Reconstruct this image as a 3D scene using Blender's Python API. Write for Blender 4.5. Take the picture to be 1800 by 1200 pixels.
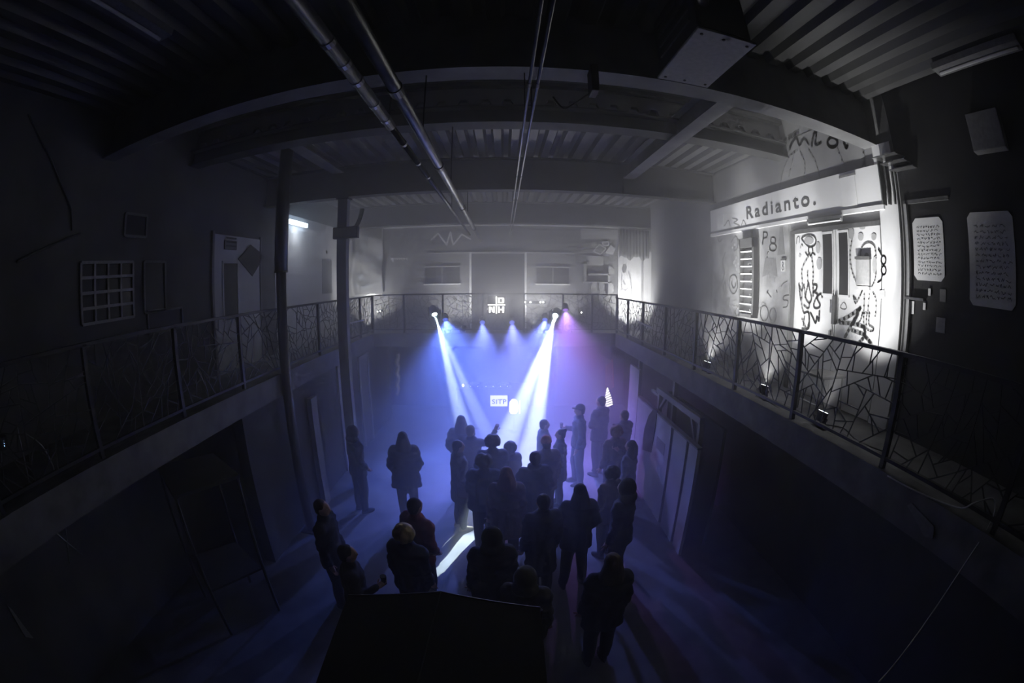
import bpy, bmesh, math, random
from mathutils import Vector, Matrix, Euler
from math import sin, cos, pi, radians

sc = bpy.context.scene
for o in list(bpy.data.objects): bpy.data.objects.remove(o)
C = sc.collection

# ------------------------------------------------------------------ camera
CZ = 4.22                                   # eye height above the hall floor
YAW, PITCH, ROLL, FPX = 0.0203643, -0.137429, 0.00188338, 760.99
_cy, _sy, _cp, _sp = cos(YAW), sin(YAW), cos(PITCH), sin(PITCH)
F_ = Vector((_sy*_cp, _cy*_cp, _sp)); R0 = Vector((_cy, -_sy, 0)); U0 = R0.cross(F_)
R_ = cos(ROLL)*R0 + sin(ROLL)*U0; U_ = -sin(ROLL)*R0 + cos(ROLL)*U0
cd = bpy.data.cameras.new('camera'); cam = bpy.data.objects.new('camera', cd); C.objects.link(cam)
cd.type = 'PANO'; cd.sensor_fit = 'HORIZONTAL'; cd.sensor_width = 36; cd.sensor_height = 24
cd.clip_start = 0.02; cd.clip_end = 200
for holder in (cd, getattr(cd, 'cycles', None)):
    try:
        holder.panorama_type = 'FISHEYE_EQUISOLID'; holder.fisheye_lens = FPX/1800*36; holder.fisheye_fov = radians(220)
    except Exception: pass
M = Matrix((R_, U_, -F_)).transposed().to_4x4(); M.translation = (0, 0, CZ); cam.matrix_world = M
sc.camera = cam

# ------------------------------------------------------------------ world, exposure, integrator
w = bpy.data.worlds.new('night'); sc.world = w; w.use_nodes = True
w.node_tree.nodes['Background'].inputs[0].default_value = (.5, .5, .55, 1)
w.node_tree.nodes['Background'].inputs[1].default_value = 0.0
vs = sc.view_settings; vs.view_transform = 'Standard'; vs.look = 'None'; vs.exposure = 0.0; vs.gamma = 1.0; vs.use_curve_mapping = False
try:
    cy = sc.cycles; cy.volume_bounces = 1; cy.max_bounces = 3; cy.diffuse_bounces = 2; cy.glossy_bounces = 2
    cy.sample_clamp_indirect = 4; cy.use_light_tree = True; cy.use_denoising = True; cy.use_adaptive_sampling = True; cy.adaptive_threshold = .06; cy.adaptive_min_samples = 16
    cy.volume_step_rate = 1.0; cy.caustics_reflective = False; cy.caustics_refractive = False
except Exception: pass

# ------------------------------------------------------------------ helpers: pixel of the photo -> point on a real plane of the place
def ray(px, py):
    dx, dy = px-900, 600-py; r = math.hypot(dx, dy)+1e-9
    th = 2*math.asin(min(1, r/FPX/2)); s = sin(th)/r
    return R_*(s*dx) + U_*(s*dy) + F_*cos(th)
def onX(px, py, X): d = ray(px, py); t = X/d.x; return Vector((X, d.y*t, d.z*t+CZ))
def onY(px, py, Y): d = ray(px, py); t = Y/d.y; return Vector((d.x*t, Y, d.z*t+CZ))
def onZ(px, py, Z): d = ray(px, py); t = (Z-CZ)/d.z; return Vector((d.x*t, d.y*t, Z))

# ------------------------------------------------------------------ materials
_m = {}
def mat(name, col, rough=.8, metal=0., var=.25, scale=6., bump=.1, stretch=(1,1,1), trans=0., spec=None):
    if name in _m: return _m[name]
    m = bpy.data.materials.new(name); m.use_nodes = True; nt = m.node_tree; b = nt.nodes['Principled BSDF']
    if isinstance(col, (int, float)): col = (col, col, col)
    tc = nt.nodes.new('ShaderNodeTexCoord'); mp = nt.nodes.new('ShaderNodeMapping'); mp.inputs['Scale'].default_value = stretch
    n = nt.nodes.new('ShaderNodeTexNoise'); n.inputs['Scale'].default_value = scale; n.inputs['Detail'].default_value = 5
    cr = nt.nodes.new('ShaderNodeValToRGB')
    cr.color_ramp.elements[0].position = .3; cr.color_ramp.elements[1].position = .7
    cr.color_ramp.elements[0].color = tuple(c*(1-var) for c in col)+(1,)
    cr.color_ramp.elements[1].color = tuple(min(1, c*(1+var*.5)) for c in col)+(1,)
    L = nt.links.new
    L(tc.outputs['Object'], mp.inputs['Vector']); L(mp.outputs[0], n.inputs['Vector']); L(n.outputs['Fac'], cr.inputs[0])
    L(cr.outputs[0], b.inputs['Base Color'])
    b.inputs['Roughness'].default_value = rough; b.inputs['Metallic'].default_value = metal
    if spec is not None: b.inputs['Specular IOR Level'].default_value = spec
    if trans: b.inputs['Transmission Weight'].default_value = trans
    if bump:
        bp = nt.nodes.new('ShaderNodeBump'); bp.inputs['Strength'].default_value = bump; bp.inputs['Distance'].default_value = .02
        L(n.outputs['Fac'], bp.inputs['Height']); L(bp.outputs[0], b.inputs['Normal'])
    _m[name] = m; return m
def emis(name, col, s):
    if name in _m: return _m[name]
    m = bpy.data.materials.new(name); m.use_nodes = True; nt = m.node_tree; nt.nodes.remove(nt.nodes['Principled BSDF'])
    e = nt.nodes.new('ShaderNodeEmission'); e.inputs[0].default_value = tuple(col)+(1,); e.inputs[1].default_value = s
    nt.links.new(e.outputs[0], nt.nodes['Material Output'].inputs['Surface']); m.cycles.emission_sampling = 'NONE'; _m[name] = m; return m

CONC = mat('concrete', .17, .75, 0, .35, 2.2, .25)
SLAB = mat('slab_concrete', .2, .85, 0, .4, 3.5, .4)
WALLG = mat('grey_wall_paint', .28, .85, 0, .25, 1.6, .1)
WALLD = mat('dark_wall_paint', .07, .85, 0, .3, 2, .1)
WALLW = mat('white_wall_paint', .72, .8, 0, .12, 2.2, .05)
WALLM = mat('mottled_wall_paint', .42, .85, 0, .45, 3.2, .1)
CREAM = mat('fascia_paint', .8, .7, 0, .08, 1.5, .02)
STEEL = mat('dark_steel', .035, .5, .3, .3, 8, .05)
BEAM = mat('beam_paint', .06, .7, .1, .35, 3, .1)
BEAML = mat('beam_paint_light', .2, .7, .1, .3, 3, .1)
DECK = mat('galvanised_deck', .16, .5, .5, .3, 2, .05, (1, .2, 1))
GALV = mat('galvanised_pipe', .3, .35, .8, .25, 5, .05)
DARKP = mat('dark_pipe_paint', .09, .4, .4, .3, 5, .05)
BLACK = mat('black_paint', .02, .6, 0, .3, 4, .05)
BLACKF = mat('black_fabric', .012, .95, 0, .3, 20, .2)
PAPER = mat('paper', .82, .8, 0, .08, 4, 0)
INK = mat('spray_ink', .1, .85, 0, .3, 25, 0)
INKG = mat('grey_spray', .38, .85, 0, .15, 25, 0)
INKM = mat('mid_spray', .24, .85, 0, .2, 25, 0)
INKL = mat('pale_spray', .62, .85, 0, .15, 25, 0)
GLASSD = mat('dark_glass', .035, .15, 0, .2, 3, 0)
CHROME = mat('brushed_metal', .45, .3, .9, .2, 10, .02)
FOIL = mat('foil_sheet', .7, .25, .7, .3, 4, .25)
WOOD = mat('pale_timber', .42, .75, 0, .25, 4, .1, (1, 1, .2))
PLASTER = mat('partition_board', .5, .85, 0, .18, 2, .05)
PANELW = mat('skylight_panel', .5, .6, 0, .1, 2, 0)
RUBBER = mat('cable_rubber', .03, .6, 0, .2, 10, 0)
CABW = mat('white_cable', .5, .5, 0, .1, 10, 0)

# ------------------------------------------------------------------ mesh builder
class MB:
    def __init__(s): s.v = []; s.f = []
    def add(s, vs, fs):
        n = len(s.v); s.v += [Vector(v) for v in vs]; s.f += [tuple(i+n for i in f) for f in fs]; return s
    def box(s, x0, x1, y0, y1, z0, z1):
        vs = [(x, y, z) for z in (z0, z1) for y in (y0, y1) for x in (x0, x1)]
        return s.add(vs, [(0,2,3,1), (4,5,7,6), (0,1,5,4), (2,6,7,3), (0,4,6,2), (1,3,7,5)])
    def obox(s, c, ax, ay, az):                         # centre and three half-axis vectors
        c = Vector(c); ax = Vector(ax); ay = Vector(ay); az = Vector(az)
        vs = [c+ax*i+ay*j+az*k for k in (-1, 1) for j in (-1, 1) for i in (-1, 1)]
        return s.add(vs, [(0,2,3,1), (4,5,7,6), (0,1,5,4), (2,6,7,3), (0,4,6,2), (1,3,7,5)])
    def prism(s, pts, d):                               # polygon and an extrusion vector
        n = len(pts); d = Vector(d); P = [Vector(p) for p in pts]
        vs = P + [p+d for p in P]
        fs = [tuple(range(n))[::-1], tuple(range(n, 2*n))] + [(i, (i+1) % n, n+(i+1) % n, n+i) for i in range(n)]
        return s.add(vs, fs)
    def bar(s, p0, p1, w, t, nrm):                      # rectangular bar between two points
        p0 = Vector(p0); p1 = Vector(p1); d = p1-p0
        if d.length < 1e-6: return s
        nrm = Vector(nrm).normalized(); side = d.cross(nrm).normalized()
        return s.obox((p0+p1)/2, d/2, side*w/2, nrm*t/2)
    def tube(s, pts, r, n=10, cap=True):
        P = [Vector(p) for p in pts]; rs = r if isinstance(r, (list, tuple)) else [r]*len(P); rings = []
        t0 = (P[1]-P[0]).normalized(); a = t0.orthogonal().normalized()
        for i, p in enumerate(P):
            t = (P[min(i+1, len(P)-1)]-P[max(i-1, 0)]).normalized()
            a = (a-t*a.dot(t)).normalized(); b = t.cross(a)
            rings.append([p+(a*cos(2*pi*k/n)+b*sin(2*pi*k/n))*rs[i] for k in range(n)])
        return s.loft(rings, cap)
    def loft(s, rings, cap=True):
        n = len(rings[0]); vs = [v for r in rings for v in r]; fs = []
        for i in range(len(rings)-1):
            for k in range(n): fs.append((i*n+k, i*n+(k+1) % n, (i+1)*n+(k+1) % n, (i+1)*n+k))
        if cap: fs.append(tuple(range(n))[::-1]); fs.append(tuple((len(rings)-1)*n+k for k in range(n)))
        return s.add(vs, fs)
    def chain(s, pts, rs, n=12):                        # tapered limb with round ends
        P = [Vector(p) for p in pts]
        d0 = (P[0]-P[1]).normalized(); d1 = (P[-1]-P[-2]).normalized()
        PP = [P[0]+d0*rs[0]*.95, P[0]+d0*rs[0]*.6]+P+[P[-1]+d1*rs[-1]*.6, P[-1]+d1*rs[-1]*.95]
        RR = [rs[0]*.25, rs[0]*.78]+list(rs)+[rs[-1]*.78, rs[-1]*.25]
        return s.tube(PP, RR, n)
    def ell(s, c, rx, ry, rz, n=14, m=9, rot=None):
        rings = []
        for i in range(1, m):
            th = pi*i/m
            ring = []
            for k in range(n):
                v = Vector((rx*sin(th)*cos(2*pi*k/n), ry*sin(th)*sin(2*pi*k/n), -rz*cos(th)))
                if rot: v = rot @ v
                ring.append(Vector(c)+v)
            rings.append(ring)
        return s.loft(rings)
    def build(s, name, m, parent=None, smooth=False, origin=None, bev=0):
        if parent is not None: off = Vector(parent['_o']) if '_o' in parent else Vector((0, 0, 0))
        elif origin is not None: off = Vector(origin)
        else:
            lo = [min(v[i] for v in s.v) for i in range(3)]; hi = [max(v[i] for v in s.v) for i in range(3)]
            off = Vector(((lo[0]+hi[0])/2, (lo[1]+hi[1])/2, lo[2]))
        me = bpy.data.meshes.new(name); me.from_pydata([tuple(v-off) for v in s.v], [], s.f)
        bm = bmesh.new(); bm.from_mesh(me); bmesh.ops.recalc_face_normals(bm, faces=bm.faces); bm.to_mesh(me); bm.free()
        if smooth: me.polygons.foreach_set('use_smooth', [True]*len(me.polygons))
        me.materials.append(m); o = bpy.data.objects.new(name, me); C.objects.link(o)
        if parent is not None: o.parent = parent; o['_o'] = tuple(off)
        else: o.location = off; o['_o'] = tuple(off)
        if bev:
            b = o.modifiers.new('bevel', 'BEVEL'); b.width = bev; b.segments = 2; b.limit_method = 'ANGLE'
        return o
def empty(name, loc):
    o = bpy.data.objects.new(name, None); C.objects.link(o); o.location = loc; o['_o'] = tuple(Vector(loc)); o.empty_display_size = .1; return o
def tag(o, label, cat, group=None):
    o['label'] = label; o['category'] = cat
    if group: o['group'] = group
    return o
def struct(o, label=None):
    o['kind'] = 'structure'
    if label: o['label'] = label
    return o
def box(name, m, x0, x1, y0, y1, z0, z1, parent=None, bev=0): return MB().box(x0, x1, y0, y1, z0, z1).build(name, m, parent, bev=bev)
def ribbon(mb, pts, w, nrm, t=.002, closed=False):      # flat paint stroke with round joints, on a wall of normal nrm
    nrm = Vector(nrm); P = [Vector(p) for p in pts]
    if closed: P.append(P[0])
    for a, b in zip(P, P[1:]): mb.bar(a, b, w, t, nrm)
    u = nrm.orthogonal().normalized(); v = nrm.cross(u)
    for p in P: mb.prism([p+(u*cos(k*pi/4)+v*sin(k*pi/4))*w/2-nrm*t/2 for k in range(8)], nrm*t)
    return mb
def smooth_pts(P, n=4, closed=False):                   # Catmull-Rom through points
    P = [Vector(p) for p in P]; out = []; N = len(P); rng = N if closed else N-1
    for i in range(rng):
        if closed: a, b, c, d = P[i-1], P[i], P[(i+1) % N], P[(i+2) % N]
        else: a, b, c, d = P[max(i-1, 0)], P[i], P[i+1], P[min(i+2, N-1)]
        for k in range(n):
            t = k/n
            out.append(.5*((2*b)+(c-a)*t+(2*a-5*b+4*c-d)*t*t+(3*b-3*c+d-a)*t**3))
    if not closed: out.append(P[-1])
    return out
def text_mesh(name, body, size, mtx, m, parent, extrude=.004, space=1.0, bold=0.0):
    cu = bpy.data.curves.new(name, 'FONT'); cu.body = body; cu.size = size; cu.extrude = extrude; cu.space_character = space; cu.offset = bold
    cu.resolution_u = 4
    t = bpy.data.objects.new(name+'_tmp', cu); C.objects.link(t); bpy.context.view_layer.update()
    me = bpy.data.meshes.new_from_object(t.evaluated_get(bpy.context.evaluated_depsgraph_get())); bpy.data.objects.remove(t)
    off = Vector(parent['_o']); me.transform(Matrix.Translation(-off) @ mtx); me.name = name
    me.materials.clear(); me.materials.append(m); o = bpy.data.objects.new(name, me); C.objects.link(o); o.parent = parent; return o
def split_letters(o):                                   # one part per letter (loose islands that overlap along the line join)
    me = o.data; bm = bmesh.new(); bm.from_mesh(me); seen = set(); isl = []
    for v in bm.verts:
        if v in seen: continue
        st = [v]; seen.add(v); L = []
        while st:
            q = st.pop(); L.append(q.co.copy())
            for e in q.link_edges:
                w2 = e.other_vert(q)
                if w2 not in seen: seen.add(w2); st.append(w2)
        isl.append((L, None))
    bm.free(); ax = max((0, 1), key=lambda i: max(v.co[i] for v in me.vertices)-min(v.co[i] for v in me.vertices))
    iv = sorted((min(p[ax] for p in L), max(p[ax] for p in L)) for L, _ in isl); grp = []
    for a, b in iv:
        if grp and a < grp[-1][1]-1e-4: grp[-1][1] = max(grp[-1][1], b)
        else: grp.append([a, b])
    for a, b in grp:
        c = o.copy(); c.data = me.copy(); C.objects.link(c); c.name = 'letter'; bm = bmesh.new(); bm.from_mesh(c.data)
        bmesh.ops.delete(bm, geom=[v for v in bm.verts if not (a-1e-5 <= v.co[ax] <= b+1e-5)], context='VERTS'); bm.to_mesh(c.data); bm.free()
        if 'label' in c: del c['label']
    bpy.data.objects.remove(o)
def spot(name, loc, target, power, col, deg, blend=.3, size=.03, parent=None):
    l = bpy.data.lights.new(name, 'SPOT'); l.energy = power; l.color = col; l.spot_size = radians(deg); l.spot_blend = blend; l.shadow_soft_size = size
    o = bpy.data.objects.new(name, l); C.objects.link(o)
    o.rotation_euler = (Vector(target)-Vector(loc)).to_track_quat('-Z', 'Y').to_euler()
    if parent is not None: o.parent = parent; o.location = Vector(loc)-Vector(parent['_o'])
    else: o.location = loc
    return o

MZ = CZ-1.40                                            # mezzanine floor level
XR, XW, XL, XLW, YB, YR = 3.1, 4.2, -3.6, -4.9, 12.6, 11.5
DZ = CZ+2.32                                            # underside of the roof deck

# ================================================================== THE SETTING
def setting():
    struct(box('floor', CONC, -6, 6, -3, 14.6, -.2, 0))
    # walls
    struct(box('wall_right', WALLG, XW, XW+.3, 2.95, 11.8, MZ-.24, CZ+2.8))
    struct(box('wall_right_near', BLACK, XW, XW+.3, -3, 2.95, MZ-.24, CZ+2.8))
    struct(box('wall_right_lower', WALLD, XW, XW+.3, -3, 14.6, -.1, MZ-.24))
    struct(box('wall_right_far', WALLG, 5.0, 5.3, 11.8, YB+.3, MZ-.3, CZ+2.8))
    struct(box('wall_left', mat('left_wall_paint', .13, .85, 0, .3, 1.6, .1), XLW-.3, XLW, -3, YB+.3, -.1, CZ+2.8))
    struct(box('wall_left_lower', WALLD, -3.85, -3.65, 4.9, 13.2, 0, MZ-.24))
    struct(box('wall_back', mat('back_wall_paint', .2, .85, 0, .25, 1.6, .1), -6, 6, YB, YB+.25, MZ-.3, CZ+2.8))
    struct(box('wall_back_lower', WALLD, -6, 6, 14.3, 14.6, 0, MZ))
    struct(box('wall_front', WALLD, -6, 6, -3.3, -3, -.1, CZ+2.8))
    # mezzanine slabs round the void
    for x0, x1, y0, y1 in ((XR, XW, -3, YR-.1), (XLW, XL, -3, YR-.1), (XLW, XW, YR-.1, YB), (XL, XR, -3, -.35)):
        struct(box('mezzanine_floor', SLAB, x0, x1, y0, y1, MZ-.24, MZ))
    struct(box('mezzanine_floor', SLAB, XLW, 5.0, YB, 14.5, MZ-.24, MZ-.02))
    # kerb strips on the slab edge under the rails
    struct(box('trim_1', SLAB, XR-.06, XR+.1, -3, YR-.16, MZ-.3, MZ+.05))
    struct(box('trim_2', SLAB, XL-.1, XL+.06, -3, YR-.16, MZ-.3, MZ+.05))
    struct(box('trim_3', SLAB, XL-.1, XR+.1, YR-.16, YR+.02, MZ-.3, MZ+.05))
    # roof deck: trapezoid ribs running to the back
    def deck(name, y0, y1, z, x0=-5.2, x1=5.3, p=.28):
        prof = []; x = x0
        while x < x1:
            prof += [(x, z), (x+.12, z), (x+.16, z+.075), (x+.24, z+.075)]; x += p
        n = len(prof); vs = [(a, y, b) for y in (y0, y1) for a, b in prof]+[(a, y, b+.01) for y in (y0, y1) for a, b in prof]
        fs = [(i, i+1, n+i+1, n+i) for i in range(n-1)]+[(2*n+i, 3*n+i, 3*n+i+1, 2*n+i+1) for i in range(n-1)]
        struct(MB().add(vs, fs).build(name, DECK))
    deck('ceiling', -3, 3.3, CZ+2.37); deck('ceiling', 5.25, YB+.2, DZ)
    struct(box('ceiling', BLACK, -5.2, 5.3, -3.3, 14.6, CZ+2.9, CZ+3.0))
    # raised roof-light bay between the first two beams
    bay = struct(box('ceiling', CONC, -5.2, 5.3, 5.3, 5.42, CZ+2.2, CZ+2.9))
    for i in range(17):
        x = -5.15+i*.61
        for j in range(2): box('panel', PANELW, x+.01, x+.6, 3.5+j*.9, 3.5+j*.9+.88, CZ+2.73, CZ+2.75, bay)
    box('glazing_bar', BEAM, -5.2, 5.2, 5.2, 5.3, CZ+2.6, CZ+2.66, bay)
    # beams
    def ibeam(y0, y1, z0, z1, m=BEAM, tf=.025, x0=XLW, x1=XW+.02):
        yc = (y0+y1)/2
        b = MB().box(x0, x1, y0, y1, z0, z0+tf).box(x0, x1, y0, y1, z1-tf, z1).box(x0, x1, yc-.012, yc+.012, z0+tf, z1-tf)
        struct(b.build('roof_beam', m))
    ibeam(3.21, 3.46, CZ+1.79, CZ+2.74, BEAML)
    ibeam(5.14, 5.43, CZ+2.03, CZ+2.28, BEAM)
    ibeam(7.72, 7.95, CZ+1.69, DZ, BEAM)
    ibeam(12.3, 12.5, CZ+1.69, DZ, BEAM, x1=5.0)
    def girder(x0, x1, z0, z1, y0, y1):
        xc = (x0+x1)/2
        struct(MB().box(x0, x1, y0, y1, z0, z0+.02).box(x0, x1, y0, y1, z1-.02, z1).box(xc-.01, xc+.01, y0, y1, z0+.02, z1-.02).build('roof_beam', BEAML))
    girder(2.22, 2.44, CZ+1.99, CZ+2.3, 3.47, 7.71); girder(-3.3, -3.05, CZ+2.18, DZ, 5.44, 7.71)
setting()

# ================================================================== HAZE
def haze():
    root = None
    for i, (den, y0, pad) in enumerate(((.024, -3.5, 0), (.062, 4.0, .05), (.036, 7.4, .1))):
        m = bpy.data.materials.new('stage_haze_%d' % i); m.use_nodes = True; nt = m.node_tree; nt.nodes.clear()
        out = nt.nodes.new('ShaderNodeOutputMaterial'); v = nt.nodes.new('ShaderNodeVolumeScatter')
        v.inputs['Color'].default_value = (1, 1, 1, 1); v.inputs['Density'].default_value = den; v.inputs['Anisotropy'].default_value = .35
        nt.links.new(v.outputs[0], out.inputs['Volume']); m.cycles.homogeneous_volume = True
        o = box('haze_bank' if root else 'haze', m, -5.6+pad, 5.6-pad, y0, 14.8-pad, -.3+pad, CZ+3.1-pad, root)
        if root is None: root = o; o['kind'] = 'stuff'; tag(o, 'stage haze filling the hall, denser towards the stage end', 'haze')
        else: o['kind'] = 'stuff'; o['label'] = ['', 'thicker haze over the dance floor', 'dense haze at the stage end'][i]
haze()

# ================================================================== RIGHT WALL: fascia, door, paint, fittings
NX = (-1, 0, 0)
def wpts(ps, X, ox=0, oy=0, s=1.0): return [onX(ox+x/s, oy+y/s, X) for x, y in ps]
def right_wall():
    x = XW
    fa = empty('fascia_sign', (x-.05, 5.6, CZ+1.04)); tag(fa, 'long cream fascia board reading Radianto. above the graffitied double door', 'sign')
    MB().box(x-.045, x, 3.2, 7.92, CZ+1.08, CZ+1.555).build('board', CREAM, fa)
    MB().box(x-.062, x, 3.2, 7.92, CZ+1.02, CZ+1.075).build('ledge', WALLW, fa)
    MB().box(x-.053, x-.045, 3.68, 3.97, CZ+1.12, CZ+1.5).build('blank_card', PAPER, fa)
    MB().box(x-.058, x-.045, 3.66, 3.98, CZ+1.49, CZ+1.52).build('card_rail', INKM, fa)
    MB().box(x-.05, x-.045, 7.35, 7.6, CZ+1.2, CZ+1.42).build('blank_card', PAPER, fa)
    mt = Matrix.Translation((x-.048, 6.5, CZ+1.215)) @ Matrix(((0, 0, -1, 0), (-1, 0, 0, 0), (0, 1, 0, 0), (0, 0, 0, 1)))
    t = text_mesh('lettering', 'Radianto.', .30, mt, INK, fa, .003, 1.32, .004); t['label'] = 'dark lettering Radianto.'
    ys = [v.co.y for v in t.data.vertices]; wd = max(ys)-min(ys); k = 1.94/wd     # fit the word between its measured ends
    mx = max(ys)
    for v in t.data.vertices: v.co.y = mx+(v.co.y-mx)*k
    split_letters(t)
    g = [[(190,590),(205,560),(220,590),(240,560),(250,590)], [(262,550),(290,560),(270,575),(300,590),(275,600)], [(310,590),(320,560),(335,590)]]
    for s in g: ribbon(MB(), smooth_pts(wpts(s, x-.047, 1200, 200, 3), 3), .02, NX).build('scrawl', INKG, fa)
    # wall paint under the fascia, beside the door: mottled panel
    wp = struct(box('wall_panel', WALLM, x-.012, x, 5.28, 7.92, MZ, CZ+1.02), 'mottled graffitied wall left of the double door')
    A = lambda ps: [onX(1240+a/6, 380+b/6, x-.014) for a, b in ps]
    def strokes(parent, name, m, lst, w, f=A):
        for s in lst:
            cl = s[0] == 'c'; s = s[1:] if cl else s
            ribbon(MB(), smooth_pts(f(s), 3, cl), w, NX, .002, cl).build(name, m, parent)
    def ring(cx, cy, rx, ry, n=12, a0=0, a1=360): return [(cx+rx*cos(radians(a0+(a1-a0)*i/n)), cy+ry*sin(radians(a0+(a1-a0)*i/n))) for i in range(n+(a1-a0 < 360))]
    def blob(par, m, cx, cy, rx, ry, f=A): MB().prism(f(ring(cx, cy, rx, ry)), (-.002, 0, 0)).build('paint_spot', m, par)
    strokes(wp, 'paint_smiley', INKL, [['c']+ring(295, 715, 44, 100), ring(300, 700, 22, 55, 8, 0, 200)], .035)
    strokes(wp, 'paint_letter', INKL, [[(285,945),(345,940),(318,990),(310,1020),(340,1050)], [(270,1000),(290,1060)]], .04)
    for a, b, r in ((325,440,10),(300,490,9),(318,520,8),(330,560,8),(312,470,7),(345,500,7),(310,300,9),(285,330,8)): blob(wp, INKL, a, b, r, r*1.8)
    mb = MB().prism(A([(372,560),(405,520),(410,900),(395,1040),(372,860)]), (-.002, 0, 0)); mb.build('paint_patch', INKL, wp)
    strokes(wp, 'paint_tag', INKM, [[(275,270),(300,225),(330,215),(340,330),(300,360),(310,300)], [(345,240),(375,420),(365,560)], [(210,380),(180,480),(200,600),(170,700)], [(205,690),(185,760),(215,780),(205,700)], [(210,900),(250,860),(240,960)], [(650,800),(660,780),(650,810)], [(130,230),(150,270),(175,240)]], .028)
    strokes(wp, 'paint_letter', INK, [[(612,165),(605,295)], [(612,165),(650,175),(645,220),(610,235),(600,290)]], .03)
    strokes(wp, 'paint_letter', INKL, [['c']+ring(715, 255, 26, 36), ['c']+ring(712, 325, 36, 40), [(655,390),(690,340)], [(655,380),(648,440)]], .03)
    MB().prism(A([(785,110),(812,110),(838,400),(760,412)]), (-.0015, 0, 0)).build('paint_shape', INKM, wp); mb = MB().prism(A([(630,440),(740,440),(760,640),(690,600),(600,640)]), (-.0012, 0, 0)); mb.build('paint_shape', INKM, wp)
    strokes(wp, 'paint_tag', INKG, [[(640,470),(600,640)], [(680,470),(665,650)], [(720,470),(735,640)], ['c']+ring(620, 1020, 42, 80), ['c']+ring(710, 1040, 34, 70), [(570,980),(600,910),(640,930)], [(800,740),(830,700),(865,690)]], .026)
    strokes(wp, 'paint_tag', INK, [[(880,830),(830,840),(820,880),(870,890),(860,950),(820,960)], [(650,795),(690,850)], [(750,780),(755,800)]], .022)
    # display case with eight pigeonholes
    dc = empty('display_case', (x-.1, 6.4, CZ-.47)); tag(dc, 'tall narrow dark display case with eight small shelves beside the graffiti', 'display case')
    y0, y1, z0, z1 = 6.17, 6.66, CZ-.47, CZ+.87
    MB().box(x-.03, x-.012, y0, y1, z0, z1).build('back_panel', INKM, dc)
    fr = MB().box(x-.12, x-.03, y0, y0+.06, z0, z1).box(x-.12, x-.03, y1-.03, y1, z0, z1).box(x-.12, x-.03, y0, y1, z1-.16, z1).box(x-.12, x-.03, y0, y1, z0, z0+.05)
    fr.build('frame', INK, dc)
    rnd = random.Random(4)
    for i in range(9):
        z = z0+.08+i*.128
        MB().box(x-.115, x-.03, y0+.06, y1-.03, z, z+.018).build('shelf', CREAM, dc)
    MB().box(x-.06, x-.012, 6.35, 6.41, z1, z1+.14).build('hanger', CHROME, dc)
    for i in range(8):
        z = z0+.098+i*.128; yy = y0+.1+rnd.random()*.12
        o = MB().tube([(x-.075, yy, z), (x-.075, yy, z+.03), (x-.075, yy, z+.06)], [.028, .035, .012], 8).build('small_jar', GLASSD if i % 2 else INKG)
        tag(o, 'small jar on %s shelf of the dark display case' % ['lowest', 'second lowest', 'third lowest', 'fourth lowest', 'fourth highest', 'third highest', 'second highest', 'highest'][i], 'jar', 'jars in the display case')
    # number plate 8
    pl = empty('number_plate', onX(1378, 478, x-.02)); tag(pl, 'small white plate with the number 8 beside the door frame', 'sign')
    a = onX(1375, 458, x); b = onX(1382, 477, x)
    MB().box(x-.03, x-.012, min(a.y, b.y), max(a.y, b.y), b.z, a.z).build('plate', PAPER, pl)
    MB().box(x-.035, x-.012, min(a.y, b.y)-.02, max(a.y, b.y), a.z, a.z+.025).build('top_clip', INK, pl)
    mb = MB(); c = (a+b)/2
    for dz, r in ((.033, .026), (-.033, .032)): ribbon(mb, [Vector((x-.032, c.y+r*cos(t*pi/5)*.8, c.z+dz+r*sin(t*pi/5))) for t in range(10)], .012, NX, .002, True)
    mb.build('digit', INK, pl)
    # double door
    B = lambda ps: [onX(1380+p/5, 380+q/5, x-.034) for p, q in ps]
    d = empty('door_1', (x, 4.3, MZ)); struct(d, 'white double door covered in spray paint drawings')
    yl, yr, zt = 5.2, 3.32, CZ+.9
    MB().box(x-.05, x, yl-.09, yl, MZ, zt).build('door_frame', INK, d); MB().box(x-.05, x, yr-.02, yl-.09, zt-.055, zt).build('door_frame', INK, d)
    ym = 4.17
    MB().box(x-.03, x, ym+.01, yl-.09, MZ+.01, zt-.055).build('door_leaf', WALLW, d)
    MB().box(x-.03, x, yr, ym-.01, MZ+.01, zt-.055).build('door_leaf', WALLW, d)
    for q0, q1 in ((4.44, 4.24), (4.1, 3.92)): MB().box(x-.036, x-.028, q1, q0, CZ+.02, CZ+.80).build('pane', GLASSD, d)
    for q0, q1 in ((4.46, 4.22), (4.12, 3.90)):
        MB().box(x-.045, x-.03, q1, q0, CZ+.80, CZ+.83).box(x-.045, x-.03, q1, q0, CZ-.01, CZ+.02).box(x-.042, x-.03, q1, q1+.02, CZ, CZ+.82).box(x-.042, x-.03, q0-.02, q0, CZ, CZ+.82).build('glazing_bead', WALLW, d)
    h = MB().box(x-.08, x-.03, 4.14, 4.2, CZ-.36, CZ).build('handle', INK, d); MB().box(x-.07, x-.03, 4.2, 4.25, CZ-.22, CZ-.05).build('lock_case', CHROME, h)
    MB().tube(B([(410,930),(415,990),(412,1040)]), .006, 6).box(x-.05, x-.03, 4.235, 4.27, CZ-.52, CZ-.45).build('hanging_key', INKM, d)
    strokes(d, 'paint_bird', INK, [['c', (145,195),(195,165),(250,172),(272,215),(258,255),(215,270),(180,240)], [(208,270),(205,310)], [(238,268),(243,306)], [(180,318),(200,345),(212,322),(225,352),(240,322),(262,338)], ['c']+ring(205,212,6,8)], .026, B)
    strokes(d, 'paint_body', INKG, [[(205,350),(148,465),(152,590),(145,770),(165,850)], [(235,360),(247,490),(242,590)], [(197,485),(200,600)], [(165,780),(205,810),(215,750)], [(148,900),(190,990),(205,940)], [(170,880),(160,960)]], .036, B)
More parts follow.
